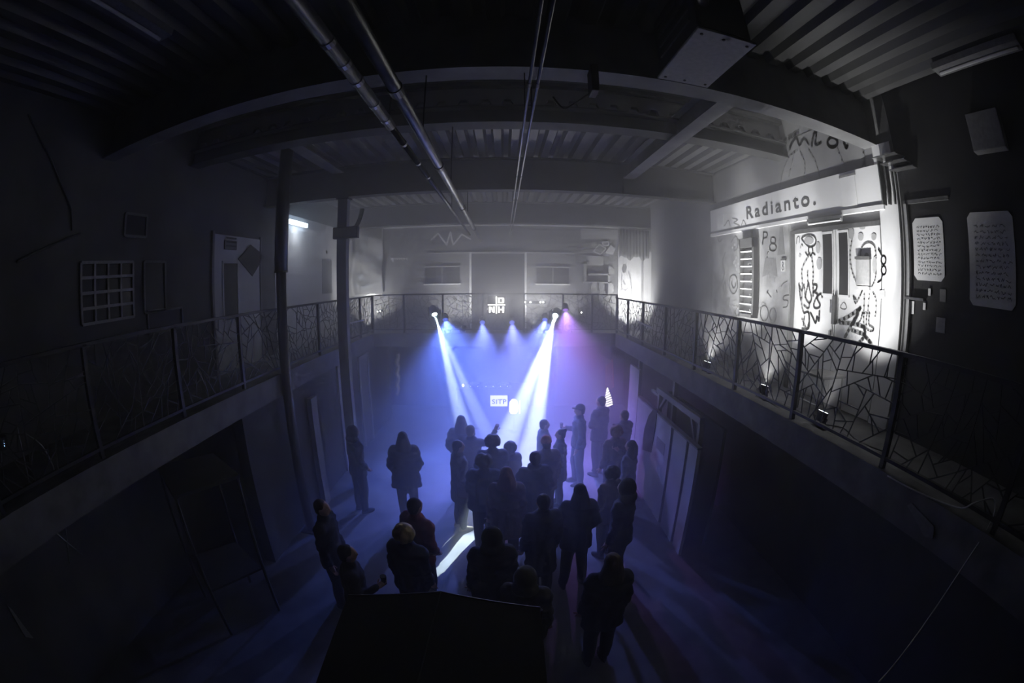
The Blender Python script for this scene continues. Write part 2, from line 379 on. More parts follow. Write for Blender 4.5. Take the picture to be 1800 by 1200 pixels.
    [blob(d, INKG, *q, B) for q in ((290, 275, 20, 52), (300, 415, 25, 55), (130, 345, 10, 15), (210, 215, 40, 35))]
    strokes(d, 'paint_notes', INK, [[(100,240),(106,190),(125,182),(124,232)], [(135,280),(145,245),(155,262)]], .012, B)
    strokes(d, 'paint_word', INKM, [[(122,592),(128,660),(138,738)], [(122,600),(148,655),(166,598),(176,712)], ['c', (206,585),(192,640),(180,715),(212,762),(232,720),(214,640)], [(245,598),(246,700)], [(245,598),(278,606),(272,648),(248,662),(282,680),(282,700)], [(326,712),(318,682),(292,694),(284,728),(306,775),(296,802),(262,806),(252,768),(282,700)]], .034, B)
    strokes(d, 'paint_word', INK, [[(168,850),(204,842),(212,900),(206,985),(150,985)], [(224,848),(244,890),(268,938),(280,880),(296,918),(302,832)]], .036, B)
    strokes(d, 'paint_slash', INKM, [[(450,930),(560,880),(660,810)], [(660,805),(580,960),(525,1065)], [(480,935),(600,945),(700,975)], [(585,1000),(690,1038)], [(695,975),(700,1050),(640,1120)], [(700,1050),(755,1118)], [(600,940),(640,860)]], .05, B)
    strokes(d, 'paint_creature', INKG, [[(590,190),(574,300),(576,420),(605,535),(650,612)], [(662,372),(668,290),(702,240),(750,232),(788,270),(800,370)], [(680,645),(662,690),(620,765),(600,705)], [(697,680),(692,830)], [(740,680),(728,830)], [(770,665),(800,740),(792,880)], [(680,850),(660,920),(630,945)], [(690,850),(690,960)], [(742,850),(735,945),(776,982),(766,1010),(716,985),(716,870)], [(680,850),(740,850)], [(600,700),(625,735)], [(800,480),(790,560),(760,620)]], .026, B)
    for a in ((665,180,24,36), (780,180,22,32), (716,345,18,26), (580,150,26,50), (680,100,26,16), (785,430,18,80)): blob(d, INKG, *a, f=B)
    strokes(d, 'paint_doodle', INKM, [['c', (485,800),(515,757),(540,800),(520,820)]], .01, B)
    mbx = empty('mailbox', (x-.08, 3.62, CZ+.12)); tag(mbx, 'grey metal letterbox fixed on the right leaf of the graffitied door', 'mailbox')
    MB().box(x-.07, x-.03, 3.5, 3.75, CZ+.15, CZ+.46).build('body', INKG, mbx, bev=.008); MB().box(x-.078, x-.03, 3.49, 3.76, CZ+.46, CZ+.49).build('lid', INK, mbx); MB().box(x-.075, x-.03, 3.5, 3.75, CZ+.1, CZ+.14).build('bottom_lip', WALLW, mbx)
    # white pillar strip right of the door with painted glasses
    ps = struct(box('trim_4', WALLW, x-.035, x, 2.98, 3.30, MZ, CZ+1.79), 'white pillar strip between door and black wall')
    strokes(ps, 'paint_glasses', BLACK, [['c']+ring(865, 385, 20, 38), ['c']+ring(867, 475, 20, 38), [(850,345),(820,290)], [(855,515),(842,562),(815,580)]], .022, lambda p: [onX(1380+a/5, 380+b/5, x-.037) for a, b in p])
    o = MB(); o.prism([onX(*p, x-.039) for p in ((1545,511),(1555,508.5),(1556,523),(1546,525.5))], (-.002, 0, 0)); ob = o.build('card', INKG); tag(ob, 'small tilted card under the painted glasses', 'card')
    # batten lamp over the door (unlit)
    lb = empty('batten_lamp', (x-.07, 4.35, CZ+.93)); tag(lb, 'unlit strip lamp housing below the fascia over the door', 'lamp')
    MB().box(x-.085, x-.05, 3.98, 4.73, CZ+.975, CZ+1.02).build('housing', CHROME, lb); MB().tube([(x-.068, 4.0, CZ+.955), (x-.068, 4.71, CZ+.955)], .014, 8).build('tube', WALLW, lb)
    for yy in (3.99, 4.7): MB().box(x-.083, x-.05, yy, yy+.02, CZ+.94, CZ+.99).build('holder', WALLW, lb)
    # graffiti high on the wall above the fascia
    gw = struct(box('wall_panel', WALLG, x-.006, x, 3.5, 7.7, CZ+1.56, CZ+2.3), 'grey wall above the fascia with drippy graffiti')
    E = lambda ps: [onX(1200+a/3, 200+b/3, x-.008) for a, b in ps]
    strokes(gw, 'paint_tag', INK, [[(530,150),(545,130)], [(560,128),(610,98)], [(565,185),(575,155),(600,125),(615,165),(640,130),(665,160)], [(680,170),(690,110),(705,95),(700,160),(730,150)], ['c']+ring(790, 150, 26, 26), [(850,150),(862,180),(870,165)]], .05, E)
    strokes(gw, 'paint_drip', INKM, [[(605,190),(560,230),(530,300),(512,390)], [(620,200),(645,260),(640,330)], [(665,190),(700,250),(725,350)], [(815,180),(850,270)], [(950,180),(955,260),(930,300)], [(590,200),(560,330)]], .03, E)
    # black wall near: frames, posters and notes
    nb = empty('trim_5', (x, 2.9, MZ)); struct(nb, 'pale frame strips edging the black wall')
    MB().box(x-.05, x, 2.84, 2.875, MZ, CZ+1.05).build('strip', INKG, nb); MB().box(x-.03, x, 2.88, 2.90, MZ, CZ+1.05).build('strip', INKM, nb)
    MB().box(x-.03, x, 2.2, 2.9, CZ+1.05, CZ+1.09).build('strip', INK, nb)
    for i, (a, b, z) in enumerate(((3.18, 2.78, 1.58), (3.1, 2.7, 1.51), (3.02, 2.62, 1.44))):
        MB().box(x-.22+i*.06, x, b, a, CZ+z-.012, CZ+z).build('cornice_step', CHROME, nb)
        MB().box(x-.12+i*.03, x, a-.02, a, CZ+1.06, CZ+z-.012).build('upright', INK, nb)
    for (y0, y1, z0, z1, lab) in ((2.33, 2.79, .25, .89, 'white handwritten poster with cut corners nearest the door on the black wall'), (1.35, 1.97, .06, .91, 'larger dim handwritten poster at the far right of the black wall')):
        p = empty('poster', (x-.02, (y0+y1)/2, CZ+z0)); tag(p, lab, 'poster')
        c = .05; MB().prism([(x-.012, a, CZ+b) for a, b in ((y0+c, z0), (y1-c, z0), (y1, z0+c), (y1, z1-c), (y1-c, z1), (y0+c, z1), (y0, z1-c), (y0, z0+c))], (.01, 0, 0)).build('sheet', PAPER, p)
        mb = MB(); rn = random.Random(int(y0*100)); hh = z1-z0; ww = y1-y0
        for r in range(13):
            zz = z1-hh*(.15+r*.062); yy = y1-ww*.14
            while yy > y0+ww*.14:
                l = ww*rn.uniform(.03, .11)
                pts = [Vector((x-.0135, yy-l*k/5, CZ+zz+rn.uniform(-.02, .02)*hh)) for k in range(6)]
                ribbon(mb, pts, .006, NX, .001); yy -= l*1.25+ww*.025
        mb.build('handwriting', INKM, p)['kind'] = 'stuff'
    for (a, b, m, lab) in (((1594,528), (1607,552), PAPER, 'small white printed notice below the pale shelf on the black wall'), ((1647,557), (1661,586), INKG, 'grey card hanging low on the black wall'), ((1653,508), (1663,531), INKM, 'dark grey card under the nearest poster')):
        p0 = onX(*a, x); p1 = onX(*b, x); o = box('notice', m, x-.012, x-.002, min(p0.y, p1.y), max(p0.y, p1.y), p1.z, p0.z); tag(o, lab, 'notice')
    sh = empty('wall_shelf', onX(1610, 527, x)); tag(sh, 'narrow pale metal bar shelf with two small tags on the black wall', 'shelf')
    p0 = onX(1595, 525, x); p1 = onX(1627, 527, x); MB().box(x-.06, x, p1.y, p0.y, p0.z-.005, p0.z+.02).build('bar', CHROME, sh)
    for q0, q1 in (((1633,507), (1637,520)), ((1624,532), (1628,545))):
        a = onX(*q0, x); b = onX(*q1, x); MB().box(x-.02, x, b.y, a.y, b.z, a.z).build('tag', PAPER, sh)
    o = MB(); a = onX(1700, 205, x-.05); b = onX(1772, 262, x-.05); o.box(x-.12, x, b.y, a.y, b.z, a.z); ob = o.build('wall_box', INKM, bev=.01); tag(ob, 'dim grey box high on the black wall', 'box')
right_wall()

# ================================================================== RAILINGS with a cracked-glass web of thin bars
def crack_segments(x0, x1, z0, z1, rnd, amin):
    segs = []
    def split(poly, depth):
        A = abs(sum(poly[i][0]*poly[(i+1) % len(poly)][1]-poly[(i+1) % len(poly)][0]*poly[i][1] for i in range(len(poly))))/2
        if A < amin*rnd.uniform(.7, 2.2) or depth > 9: return
        n = len(poly); L = [math.dist(poly[i], poly[(i+1) % n]) for i in range(n)]
        i = max(range(n), key=lambda k: L[k]*rnd.uniform(.7, 1.3))
        js = [k for k in range(n) if k != i]; j = max(js, key=lambda k: L[k]*rnd.uniform(.4, 1.5))
        t, u = rnd.uniform(.3, .7), rnd.uniform(.15, .85)
        p = tuple(poly[i][q]+(poly[(i+1) % n][q]-poly[i][q])*t for q in (0, 1)); s = tuple(poly[j][q]+(poly[(j+1) % n][q]-poly[j][q])*u for q in (0, 1))
        segs.append((p, s))
        a, b = (i, j) if i < j else (j, i); pa, pb = (p, s) if i < j else (s, p)
        split([pa]+poly[a+1:b+1]+[pb], depth+1); split([pb]+poly[b+1:]+poly[:a+1]+[pa], depth+1)
    split([(x0, z0), (x1, z0), (x1, z1), (x0, z1)], 0); return segs
def railing(axis, fixed, posts, ztop, label, seed, pw=.05, thick=.011, amin=.022, zbot=MZ-.02):
    rnd = random.Random(seed)
    P = (lambda u, z: Vector((fixed, u, z))) if axis == 'y' else (lambda u, z: Vector((u, fixed, z)))
    nrm = (1, 0, 0) if axis == 'y' else (0, 1, 0)
    r = empty('railing', P((posts[0]+posts[-1])/2, MZ)); tag(r, label, 'railing', 'mezzanine railings')
    MB().bar(P(posts[0], ztop), P(posts[-1], ztop), .035, .05, nrm).build('top_rail', STEEL, r)
    MB().bar(P(posts[0], MZ+.14), P(posts[-1], MZ+.14), .03, .04, nrm).build('bottom_rail', STEEL, r)
    for u in posts:
        c = P(u, 0); MB().box(c.x-pw/2, c.x+pw/2, c.y-pw/2, c.y+pw/2, zbot-.3, ztop+.005).build('post', STEEL, r)
    for a, b in zip(posts, posts[1:]):
        mb = MB()
        for s, e in crack_segments(a+pw/2, b-pw/2, MZ+.155, ztop-.02, rnd, amin): mb.bar(P(*s), P(*e), thick, .008, nrm)
        mb.build('web', STEEL, r)
railing('y', XR, [-.6, .75, 2.15, 3.64, 5.02, 6.4, 7.8, 9.2, 10.4, YR-.05], CZ-.40, 'black railing with cracked-glass pattern web along the right walkway before the graffitied door', 3)
railing('y', XL, [-.6, .8, 2.2, 3.6, 5.0, 6.4, 7.8, 9.2, 10.4, YR-.05], CZ-.33, 'dark web-patterned railing along the left walkway behind the round column', 5)
railing('x', YR, [XL, -2.7, -1.62, -.55, .55, 1.6, 2.4, XR], CZ-.31, 'dark web-patterned railing across the far end of the hall behind the moving heads', 8, amin=.02, thick=.012)

# ================================================================== COLUMNS, PIPES, HANGING UNIT
def fittings():
    c = empty('column', (-3.45, 6.05, 0)); tag(c, 'round dark steel column with thicker upper sleeve at the left railing', 'column')
    MB().tube([(-3.45, 6.05, 0), (-3.45, 6.05, CZ+.3)], .085, 20).build('shaft', DARKP, c, True)
    MB().tube([(-3.45, 6.05, CZ+.25), (-3.45, 6.05, DZ+.01)], .112, 20).build('sleeve', DARKP, c, True)
    MB().tube([(-3.45, 6.05, CZ+.24), (-3.45, 6.05, CZ+.27)], .118, 20).build('collar', STEEL, c)
    MB().box(-3.6, -3.3, 5.9, 6.2, 0, .02).build('base_plate', STEEL, c)
    c = empty('column', (-3.06, 7.85, 0)); tag(c, 'plain grey square column carrying the junction box in front of foil sheet', 'column')
    MB().box(-3.17, -2.97, 7.78, 7.94, 0, CZ+1.69).build('shaft', WALLG, c); MB().box(-3.2, -2.94, 7.75, 7.97, CZ+1.66, CZ+1.69).build('cap_plate', STEEL, c)
    b = empty('junction_box', (-3.1, 7.7, CZ+.9)); tag(b, 'grey rectangular junction box with bent cables on the square column', 'box')
    p0 = onY(585, 400, 7.66); p1 = onY(628, 417, 7.66)
    MB().box(p0.x, p1.x, 7.66, 7.78, p1.z, p0.z).build('case', WALLD, b, bev=.01)
    MB().box(p0.x+.02, p1.x-.02, 7.652, 7.66, p1.z+.02, p0.z-.02).build('lid', INKM, b)
    for i in range(4):
        q = [onY(x, y, 7.72) for x, y in ((622+i*2, 400), (628+i*2, 388), (632+i*2, 376), (634+i*2, 366))]
        MB().tube(smooth_pts(q, 4), .012, 6).build('cable', GALV, b, True)
    # column at the right railing line and slim steel posts
    for y, lab in ((9.3, 'slim grey post under the right walkway, farther one'), (7.15, 'slim grey post under the right walkway, nearer one')):
        o = MB().box(XR-.02, XR+.06, y-.04, y+.04, 0, MZ-.24).build('post', WALLG); tag(o, lab, 'post')
    # big left pipe
    p = empty('pipe', (-.65, 5, CZ+1.2)); tag(p, 'thick shiny pipe with dark couplings slung below the roof beams', 'pipe')
    X, Z = -.655, CZ+1.205
    MB().tube([(X, -2.9, Z), (X, 12.55, Z)], .042, 18).build('tube', GALV, p, True)
    for y in (-.4, 2.4, 4.3, 6.9, 9.6): MB().tube([(X, y-.05, Z), (X, y+.05, Z)], .05, 18).build('coupling', DARKP, p)
    for y in (3.33, 5.3, 7.85): MB().tube([(X, y, Z+.04), (X, y, CZ+(1.8 if y < 4 else 2.05 if y < 7 else 1.7))], .007, 6).build('hanger', STEEL, p)
    # smaller pipe with many couplings
    q = empty('pipe', (-1.1, 5, CZ+1.3)); tag(q, 'thinner dark pipe with pale joint bands left of the shiny pipe', 'pipe')
    d = ray(660, 185); zx = d.z/d.x; Z = CZ+1.35; X = 1.35/zx
    MB().tube([(X, -2.9, Z), (X, 3.4, Z)], .045, 14).build('tube', DARKP, q, True); MB().tube([(X, 3.4, Z), (X, 12.2, Z)], .03, 14).build('tube', DARKP, q, True)
    for px, py in ((575, 73), (606, 110), (636, 140), (656, 182), (677, 208), (708, 252), (733, 286), (750, 310)):
        dd = ray(px, py); y = 1.35/dd.z*dd.y; rr = .048 if y < 3.4 else .035
        MB().tube([(X, y-.025, Z), (X, y+.025, Z)], rr, 14).build('joint_band', GALV, q)
    for y in (3.33, 7.85): MB().tube([(X, y, Z+.04), (X, y, CZ+(1.8 if y < 4 else 1.7))], .007, 6).build('hanger', STEEL, q)
    # conduit pair
    for i, dx in enumerate((0., .055)):
        k = empty('conduit', (.17+dx, 5, CZ+1.36)); tag(k, ('left' if i == 0 else 'right')+' one of the twin slim conduits running below the beams', 'pipe', 'twin conduits')
        MB().tube([(.168+dx, -2.9, CZ+1.36), (.168+dx, 12.55, CZ+1.36)], .012, 10).build('tube', GALV, k, True)
        for y in (.9, 2.7, 5.4, 7.0): MB().tube([(.168+dx, y-.03, CZ+1.36), (.168+dx, y+.03, CZ+1.36)], .016, 10).build('coupling', DARKP, k)
        for y in (3.33, 7.85): MB().tube([(.168+dx, y, CZ+1.36), (.168+dx, y, CZ+(1.8 if y < 4 else 1.7))], .005, 6).build('hanger', STEEL, k)
    # hanging unit
    u = empty('ceiling_unit', (1.45, 2.6, CZ+1.7)); tag(u, 'boxy ceiling unit with pale bolted base plate hanging before the first beam', 'heater')
    MB().box(1.24, 1.66, 2.2, 3.02, CZ+1.725, CZ+2.28).build('casing', BLACK, u, bev=.02)
    MB().box(1.22, 1.68, 2.18, 3.04, CZ+1.70, CZ+1.722).build('base_plate', INKG, u, bev=.006)
    for x in (1.27, 1.44, 1.63):
        for y in (2.24, 2.98): MB().tube([(x, y, CZ+1.692), (x, y, CZ+1.70)], .012, 6).build('bolt', BLACK, u)
    for z in range(4): MB().box(1.225, 1.24, 2.3, 2.92, CZ+1.85+z*.1, CZ+1.88+z*.1).build('louvre', STEEL, u)
    MB().tube(smooth_pts([(1.3, 2.16, CZ+1.95), (1.2, 2.0, CZ+1.95), (1.2, 1.9, CZ+2.1), (1.2, 1.9, CZ+2.36)], 4), .04, 12).build('elbow', GALV, u, True)
    for x in (1.26, 1.64): MB().tube([(x, 2.6, CZ+2.27), (x, 2.6, CZ+2.37)], .012, 6).build('hanger', STEEL, u)
    # clamp box with loose cable on the first beam
    k = empty('beam_clamp', onY(1043, 150, 3.3)); tag(k, 'black clamp box with a loose cable on the first roof beam', 'clamp')
    a = onY(1036, 128, 3.2); b = onY(1052, 165, 3.2)
    MB().box(a.x, b.x, 3.13, 3.3, b.z, a.z+.06).build('body', BLACK, k, bev=.01)
    MB().tube(smooth_pts([onY(x, y, 3.5) for x, y in ((1035, 165), (1010, 182), (990, 190), (972, 170))], 4), .008, 6).build('cable', RUBBER, k, True)
    for (xa, xb, y0, lab) in ((4.02, 4.1, .6, 'dark ceiling strip lamp, unlit, at the upper right'), (-3.0, -2.9, 1.0, 'dark ceiling strip lamp, unlit, at the upper left')):
        t = empty('ceiling_strip_lamp', (xa, y0, CZ+2.28)); tag(t, lab, 'lamp'); MB().box(xa-.06, xb+.06, y0, y0+1.3, CZ+2.3, CZ+2.37).build('housing', INKM, t)
        MB().tube([((xa+xb)/2, y0+.05, CZ+2.28), ((xa+xb)/2, y0+1.25, CZ+2.28)], .018, 8).build('tube', WALLW, t)
fittings()

# ================================================================== FAR WALL
NY = (0, -1, 0)
def far_wall():
    y = YB
    def rect(mb, a, b, t=.02, yy=None):
        yy = y if yy is None else yy; p = onY(*a, yy); q = onY(*b, yy); return mb.box(min(p.x, q.x), max(p.x, q.x), yy-t, yy, min(p.z, q.z), max(p.z, q.z))
    d = empty('door_2', (onY(875, 480, y).x, y, MZ)); struct(d, 'wide dark door with white frame in the far wall')
    a = onY(829, 446, y); b = onY(922, 446, y)
    MB().box(a.x, b.x, y-.02, y, MZ, a.z).build('door_leaf', WALLD, d)
    MB().box(a.x-.06, a.x, y-.06, y, MZ, a.z+.05).build('door_frame', WALLW, d); MB().box(b.x, b.x+.06, y-.06, y, MZ, a.z+.05).build('door_frame', WALLW, d); MB().box(a.x, b.x, y-.06, y, a.z, a.z+.05).build('door_frame', INKG, d)
    for i, (p, q) in enumerate((((747, 470), (808, 498)), ((943, 470), (1000, 499)))):
        w = empty('window_%d' % (i+1), onY(*p, y)); struct(w, 'low dark window %s of the far door with pale sill' % ('left', 'right')[i])
        MB().box(*(lambda A, B: (A.x, B.x, y-.01, y, B.z, A.z))(onY(*p, y), onY(*q, y))).build('pane', GLASSD, w)
        A = onY(*p, y); B = onY(*q, y); xm = (A.x+B.x)/2
        MB().box(A.x-.03, B.x+.03, y-.08, y, B.z-.035, B.z).build('window_sill', WALLW, w); MB().box(A.x-.02, B.x+.02, y-.04, y, A.z, A.z+.03).build('head_trim', INKG, w)
        MB().box(xm-.015, xm+.015, y-.025, y, B.z, A.z).build('mullion', INKM, w)
    lintel = struct(MB().box(onY(752, 441, y).x, a.x-.06, y-.025, y, a.z+.02, a.z+.05).box(b.x+.06, onY(1003, 441, y).x, y-.025, y, a.z+.02, a.z+.05).build('trim_6', INKG), 'thin lintel lines beside the far door')
    z = struct(MB().box(XLW, 5.0, y-.05, y, CZ+1.66, CZ+1.69).build('trim_7', WALLW), 'pale line along the top of the far wall')
    za = empty('wall_painting', onY(795, 425, y)); tag(za, 'pale zigzag line painted high on the far wall', 'painting')
    mb = MB(); ribbon(mb, [onY(600+p/3, 350+q/3, y-.004) for p, q in ((475,213),(510,180),(555,240),(575,175),(590,240),(635,185),(680,210))], .05, NY); mb.build('zigzag', WALLW, za)
    zb = empty('wall_painting', onY(700, 460, y)); tag(zb, 'row of pale painted teeth on the far wall left of the window', 'painting')
    mb = MB(); xs = [686, 692, 696, 700, 704, 708, 712, 717]
    for i in range(7): MB().prism([onY(xs[i], 453, y-.004), onY(xs[i+1], 453, y-.004), onY((xs[i]+xs[i+1])/2+(1 if i else 2), 462 if i == 0 else 458, y-.004)], (0, -.003, 0)).build('tooth', INKL, zb)
    # dark board behind the teeth, panel seams
    for px in (671, 735, 760): rect(MB(), (px, 408), (px+1.2, 515), .006).build('seam', INKM, bpy.data.objects['wall_back'])
    # crumpled foil sheet
    p = onY(613, 404, y-.1); q = onY(673, 519, y-.1); n, m_ = 26, 34; vs = []; rnd = random.Random(2)
    for j in range(m_):
        for i in range(n):
            u, v = i/(n-1), j/(m_-1); X = p.x+(q.x-p.x)*u; Zz = q.z+(p.z-q.z)*v
            dep = .03*sin(u*34+3*sin(v*7))*max(0, 1-u*2.2)+.05*sin(u*5+v*6)*sin(v*8)+.04*sin(4*u-9*v)
            vs.append((X+.015*sin(v*9)*(1-u), y-.12-dep, Zz+.01*sin(u*20)))
    fs = [(j*n+i, j*n+i+1, (j+1)*n+i+1, (j+1)*n+i) for j in range(m_-1) for i in range(n-1)]
    fo = MB().add(vs, fs).build('foil_sheet', FOIL, None, True); fo.modifiers.new('thickness', 'SOLIDIFY').thickness = .004
    tag(fo, 'crumpled silvery foil sheet hanging at the left end of the far wall', 'sheet')
    # right part: framed odds and ends
    S = lambda a, b: onY(960+a/6.67, 380+b/6.67, y-.01)
    def quad(name, pts, m, lab, cat, t=.02, grp=None):
        o = MB().prism([S(*k) for k in pts], (0, -t, 0)).build(name, m); tag(o, lab, cat, grp); return o
    quad('board', [(405,140),(840,160),(840,270),(405,265)], INKG, 'long pale board above the hung frames at the far right', 'board')
    o = MB().tube([S(560, 330), S(560, 330)-Vector((0, .03, 0))], .075, 16).build('wall_clock', INKG); tag(o, 'small round pale disc left of the tilted frames', 'disc')
    def pframe(name, pts, lab):
        e = empty(name, S(*pts[0])); tag(e, lab, 'picture frame'); P = [S(*k) for k in pts]; c = sum(P, Vector())/len(P)
        for a, b in zip(P, P[1:]+P[:1]): MB().bar(a, b, .03, .03, NY).build('frame_bar', INKL, e)
        MB().prism([c+(k-c)*.9 for k in P], (0, -.008, 0)).build('picture', INKM, e)
    pframe('picture_frame', [(555,410),(625,325),(700,380),(635,445)], 'tilted pale picture frame on the far right wall')
    pframe('picture_frame', [(660,300),(730,298),(733,342),(665,340)], 'tiny pale picture frame above the tilted one')
    quad('canvas', [(690,430),(755,335),(810,380),(780,450)], INKL, 'tilted blank canvas right of the tilted frame', 'canvas')
    quad('sheet', [(475,460),(665,470),(672,630),(480,630)], INKG, 'large blank pale sheet below the tilted frames', 'sheet')
    quad('cutout', [(725,600),(750,580),(800,625),(795,680),(730,680)], INKG, 'five-sided pale cutout beside the blank sheet', 'cutout')
    k = empty('shelf_unit', S(610, 900)); tag(k, 'pale open shelf unit below the blank sheet on the far right', 'shelf')
    for pts in ([(440,560),(465,560),(465,760),(440,760)], [(490,670),(735,675),(735,692),(490,690)], [(715,680),(735,680),(735,930),(715,930)], [(420,765),(735,770),(735,785),(420,780)]): MB().prism([S(*q_) for q_ in pts], (0, -.12, 0)).build('board', INKG, k)
    for i, (a, b) in enumerate(((650, 830), (760, 840), (560, 840))):
        o = MB().prism([S(a+30*cos(t*.7)*(1+.3*(t % 2)), b+65*sin(t*.7)) for t in range(9)], (0, -.02, 0)).build('cutout_figure', [INKM, INKG, INKG][i]); tag(o, ['dark cutout figure under the shelf', 'pale cutout figure right of the dark one', 'pale cutout figure left of the dark one'][i], 'cutout')
    # bright wall part, curtain, painted standing figure
    bw = struct(MB().box(S(845, 500).x, 5.0, y-.02, y, MZ, CZ+1.66).build('wall_panel', WALLW), 'bright white wall part at the far right')
    MB().box(S(1115, 500).x, S(1140, 500).x, y-.03, y-.02, MZ, S(0, 500).z).build('jamb', INKG, bw)
    f = empty('painted_figure', S(930, 1000)); tag(f, 'grey figure painted on the bright white wall below the ragged curtain', 'painting')
    T = lambda ps: [S(a, b)-Vector((0, .013, 0)) for a, b in ps]
    MB().prism(T([(905,570),(930,560),(945,600),(930,660),(900,665),(885,620)]), (0, -.004, 0)).build('head', INKM, f)
    mb = MB(); ribbon(mb, T([(890,670),(880,740),(885,830),(870,900),(880,1000)]), .03, NY); ribbon(mb, T([(965,650),(985,720),(1000,840),(1000,990)]), .05, NY); ribbon(mb, T([(890,850),(930,870),(955,840)]), .04, NY); ribbon(mb, T([(905,760),(925,800)]), .05, NY); mb.build('outline', INKG, f)
    n = 60; vs = []; p = S(845, 150); q = S(1165, 500)
    for j in range(8):
        for i in range(n):
            u = i/(n-1); v = j/7; vs.append((p.x+(q.x+.1-p.x)*u, y-.1-.035*sin(u*60)*(1-.3*v)-.02*sin(u*17), p.z+(q.z+.05*sin(u*14)+.03*sin(u*31)-p.z)*v))
    cu = MB().add(vs, [(j*n+i, j*n+i+1, (j+1)*n+i+1, (j+1)*n+i) for j in range(7) for i in range(n-1)]).build('curtain', mat('grey_cloth', .16, .9, 0, .4, 8, .1, (3, 1, .3)), None, True); cu.modifiers.new('thickness', 'SOLIDIFY').thickness = .004
    tag(cu, 'dark ragged half curtain above the bright white wall at the far right', 'curtain')
far_wall()

# ================================================================== LEFT SIDE
def left_side():
    x = XLW
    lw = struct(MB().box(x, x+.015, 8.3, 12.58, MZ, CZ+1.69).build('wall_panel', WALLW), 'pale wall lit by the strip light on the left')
    f = empty('strip_light', (x+.1, 9.3, CZ+1.43)); tag(f, 'glowing bluish strip light on the pale left wall', 'lamp')
    MB().box(x+.015, x+.07, 8.72, 9.75, CZ+1.46, CZ+1.56).build('housing', WALLW, f)
    MB().box(x+.07, x+.13, 8.75, 9.72, CZ+1.45, CZ+1.55).build('tube', emis('strip_glow', (.62, .8, 1), 9), f)
    l = bpy.data.lights.new('strip_lamp', 'AREA'); l.shape = 'RECTANGLE'; l.size = .95; l.size_y = .08; l.energy = 8.0; l.color = (.88, .93, 1); o = bpy.data.objects.new('strip_lamp', l); C.objects.link(o)
    o.parent = f; o.location = (.09, -.07, .02); o.rotation_euler = Vector((-.45, 0, -1)).to_track_quat('-Z', 'X').to_euler()
    # slim notice and switch on pale wall
    p = onX(565, 455, x); q = onX(582, 515, x); o = box('notice', INKM, x+.016, x+.03, p.y, q.y, q.z, p.z); tag(o, 'tall dim grey notice on the pale left wall', 'notice')
    p = onX(573, 443, x); o = box('switch', INK, x+.016, x+.04, p.y-.04, p.y+.04, p.z-.04, p.z+.04); tag(o, 'small dark switch above the notice on the left wall', 'switch')
    # pale door with long pane, vent, dark diamond
    d = empty('door_3', (x, 6.8, MZ)); struct(d, 'dim pale door with a tall narrow pane in the left wall')
    MB().box(x, x+.03, 6.0, 7.6, MZ, CZ+1.0).build('door_leaf', WALLW, d); MB().box(x+.03, x+.04, 6.3, 6.75, CZ-.5, CZ+.5).build('pane', GLASSD, d)
    MB().box(x, x+.05, 5.94, 6.0, MZ, CZ+1.05).build('door_frame', INKM, d); MB().box(x, x+.05, 7.6, 7.66, MZ, CZ+1.05).build('door_frame', INKM, d)
    MB().box(x+.03, x+.05, 6.26, 6.3, CZ-.52, CZ+.52).box(x+.03, x+.05, 6.75, 6.79, CZ-.52, CZ+.52).box(x+.03, x+.05, 6.26, 6.79, CZ+.5, CZ+.54).build('bead', WALLW, d)
    v = empty('vent_grille', (x+.03, 6.6, CZ+.75)); tag(v, 'dark square vent above the dim pale door', 'vent'); p = onX(392, 422, x); q = onX(412, 440, x)
    MB().box(x+.03, x+.06, p.y, q.y, q.z, p.z).build('frame', INKM, v)
    for i in range(3): MB().box(x+.06, x+.07, p.y+.03, q.y-.03, q.z+.05+i*.07, q.z+.08+i*.07).build('slat', STEEL, v)
    o = MB().prism([onX(*k, x+.035) for k in ((418,455),(440,430),(465,450),(443,485))], (.015, 0, 0)).build('diamond_panel', BLACK); tag(o, 'black diamond shaped panel on the dim door wall', 'panel')
    # gridded window frame leaning out
    g = empty('window_grid', (x, 3.5, CZ-.25)); tag(g, 'dim pale window frame with a grid of square panes on the left wall', 'window frame')
    y0, y1, z0, z1 = 3.0, 4.0, CZ-.22, CZ+.5
    for i in range(5): yy = y0+(y1-y0)*i/4; MB().box(x, x+.04, yy-.018, yy+.018, z0, z1).build('bar', INKG, g)
    for i in range(5): zz = z0+(z1-z0)*i/4; MB().box(x, x+.045, y0, y1, zz-.018, zz+.018).build('bar', INKG, g)
    for i in range(4):
        for j in range(4): MB().box(x+.002, x+.012, y0+.25*i+.02, y0+.25*i+.23, z0+.18*j+.02, z0+.18*j+.16).build('pane', GLASSD, g)
    for a, b, lab in (((220, 375), (255, 417), 'dim small frame high on the left wall over the grid window'), ((252, 460), (290, 545), 'dim tall frame on the left wall right of the grid window'), ((258, 548), (320, 575), 'dim flat frame on the left wall under the tall frame')):
        p = onX(*a, x); q = onX(*b, x); e = empty('picture_frame', (x, p.y, q.z)); tag(e, lab, 'picture frame')
        for aa, bb in (((p.y, p.z), (q.y, p.z)), ((q.y, p.z), (q.y, q.z)), ((q.y, q.z), (p.y, q.z)), ((p.y, q.z), (p.y, p.z))): MB().bar((x+.02, *aa), (x+.02, *bb), .035, .03, (1, 0, 0)).build('frame_bar', INKM, e)
        MB().box(x, x+.01, p.y, q.y, q.z, p.z).build('picture', STEEL, e)
    # tall shelf stand under the left walkway
    h = 2.15; T = [onZ(px, py, h) for px, py in ((275, 818), (375, 796), (421, 834), (305, 872))]; cxy = sum(T, Vector())/4
    t = empty('shelf_stand', (cxy.x, cxy.y, 0)); tag(t, 'dim tall shelf stand with square top and thin legs under the left walkway', 'shelf')
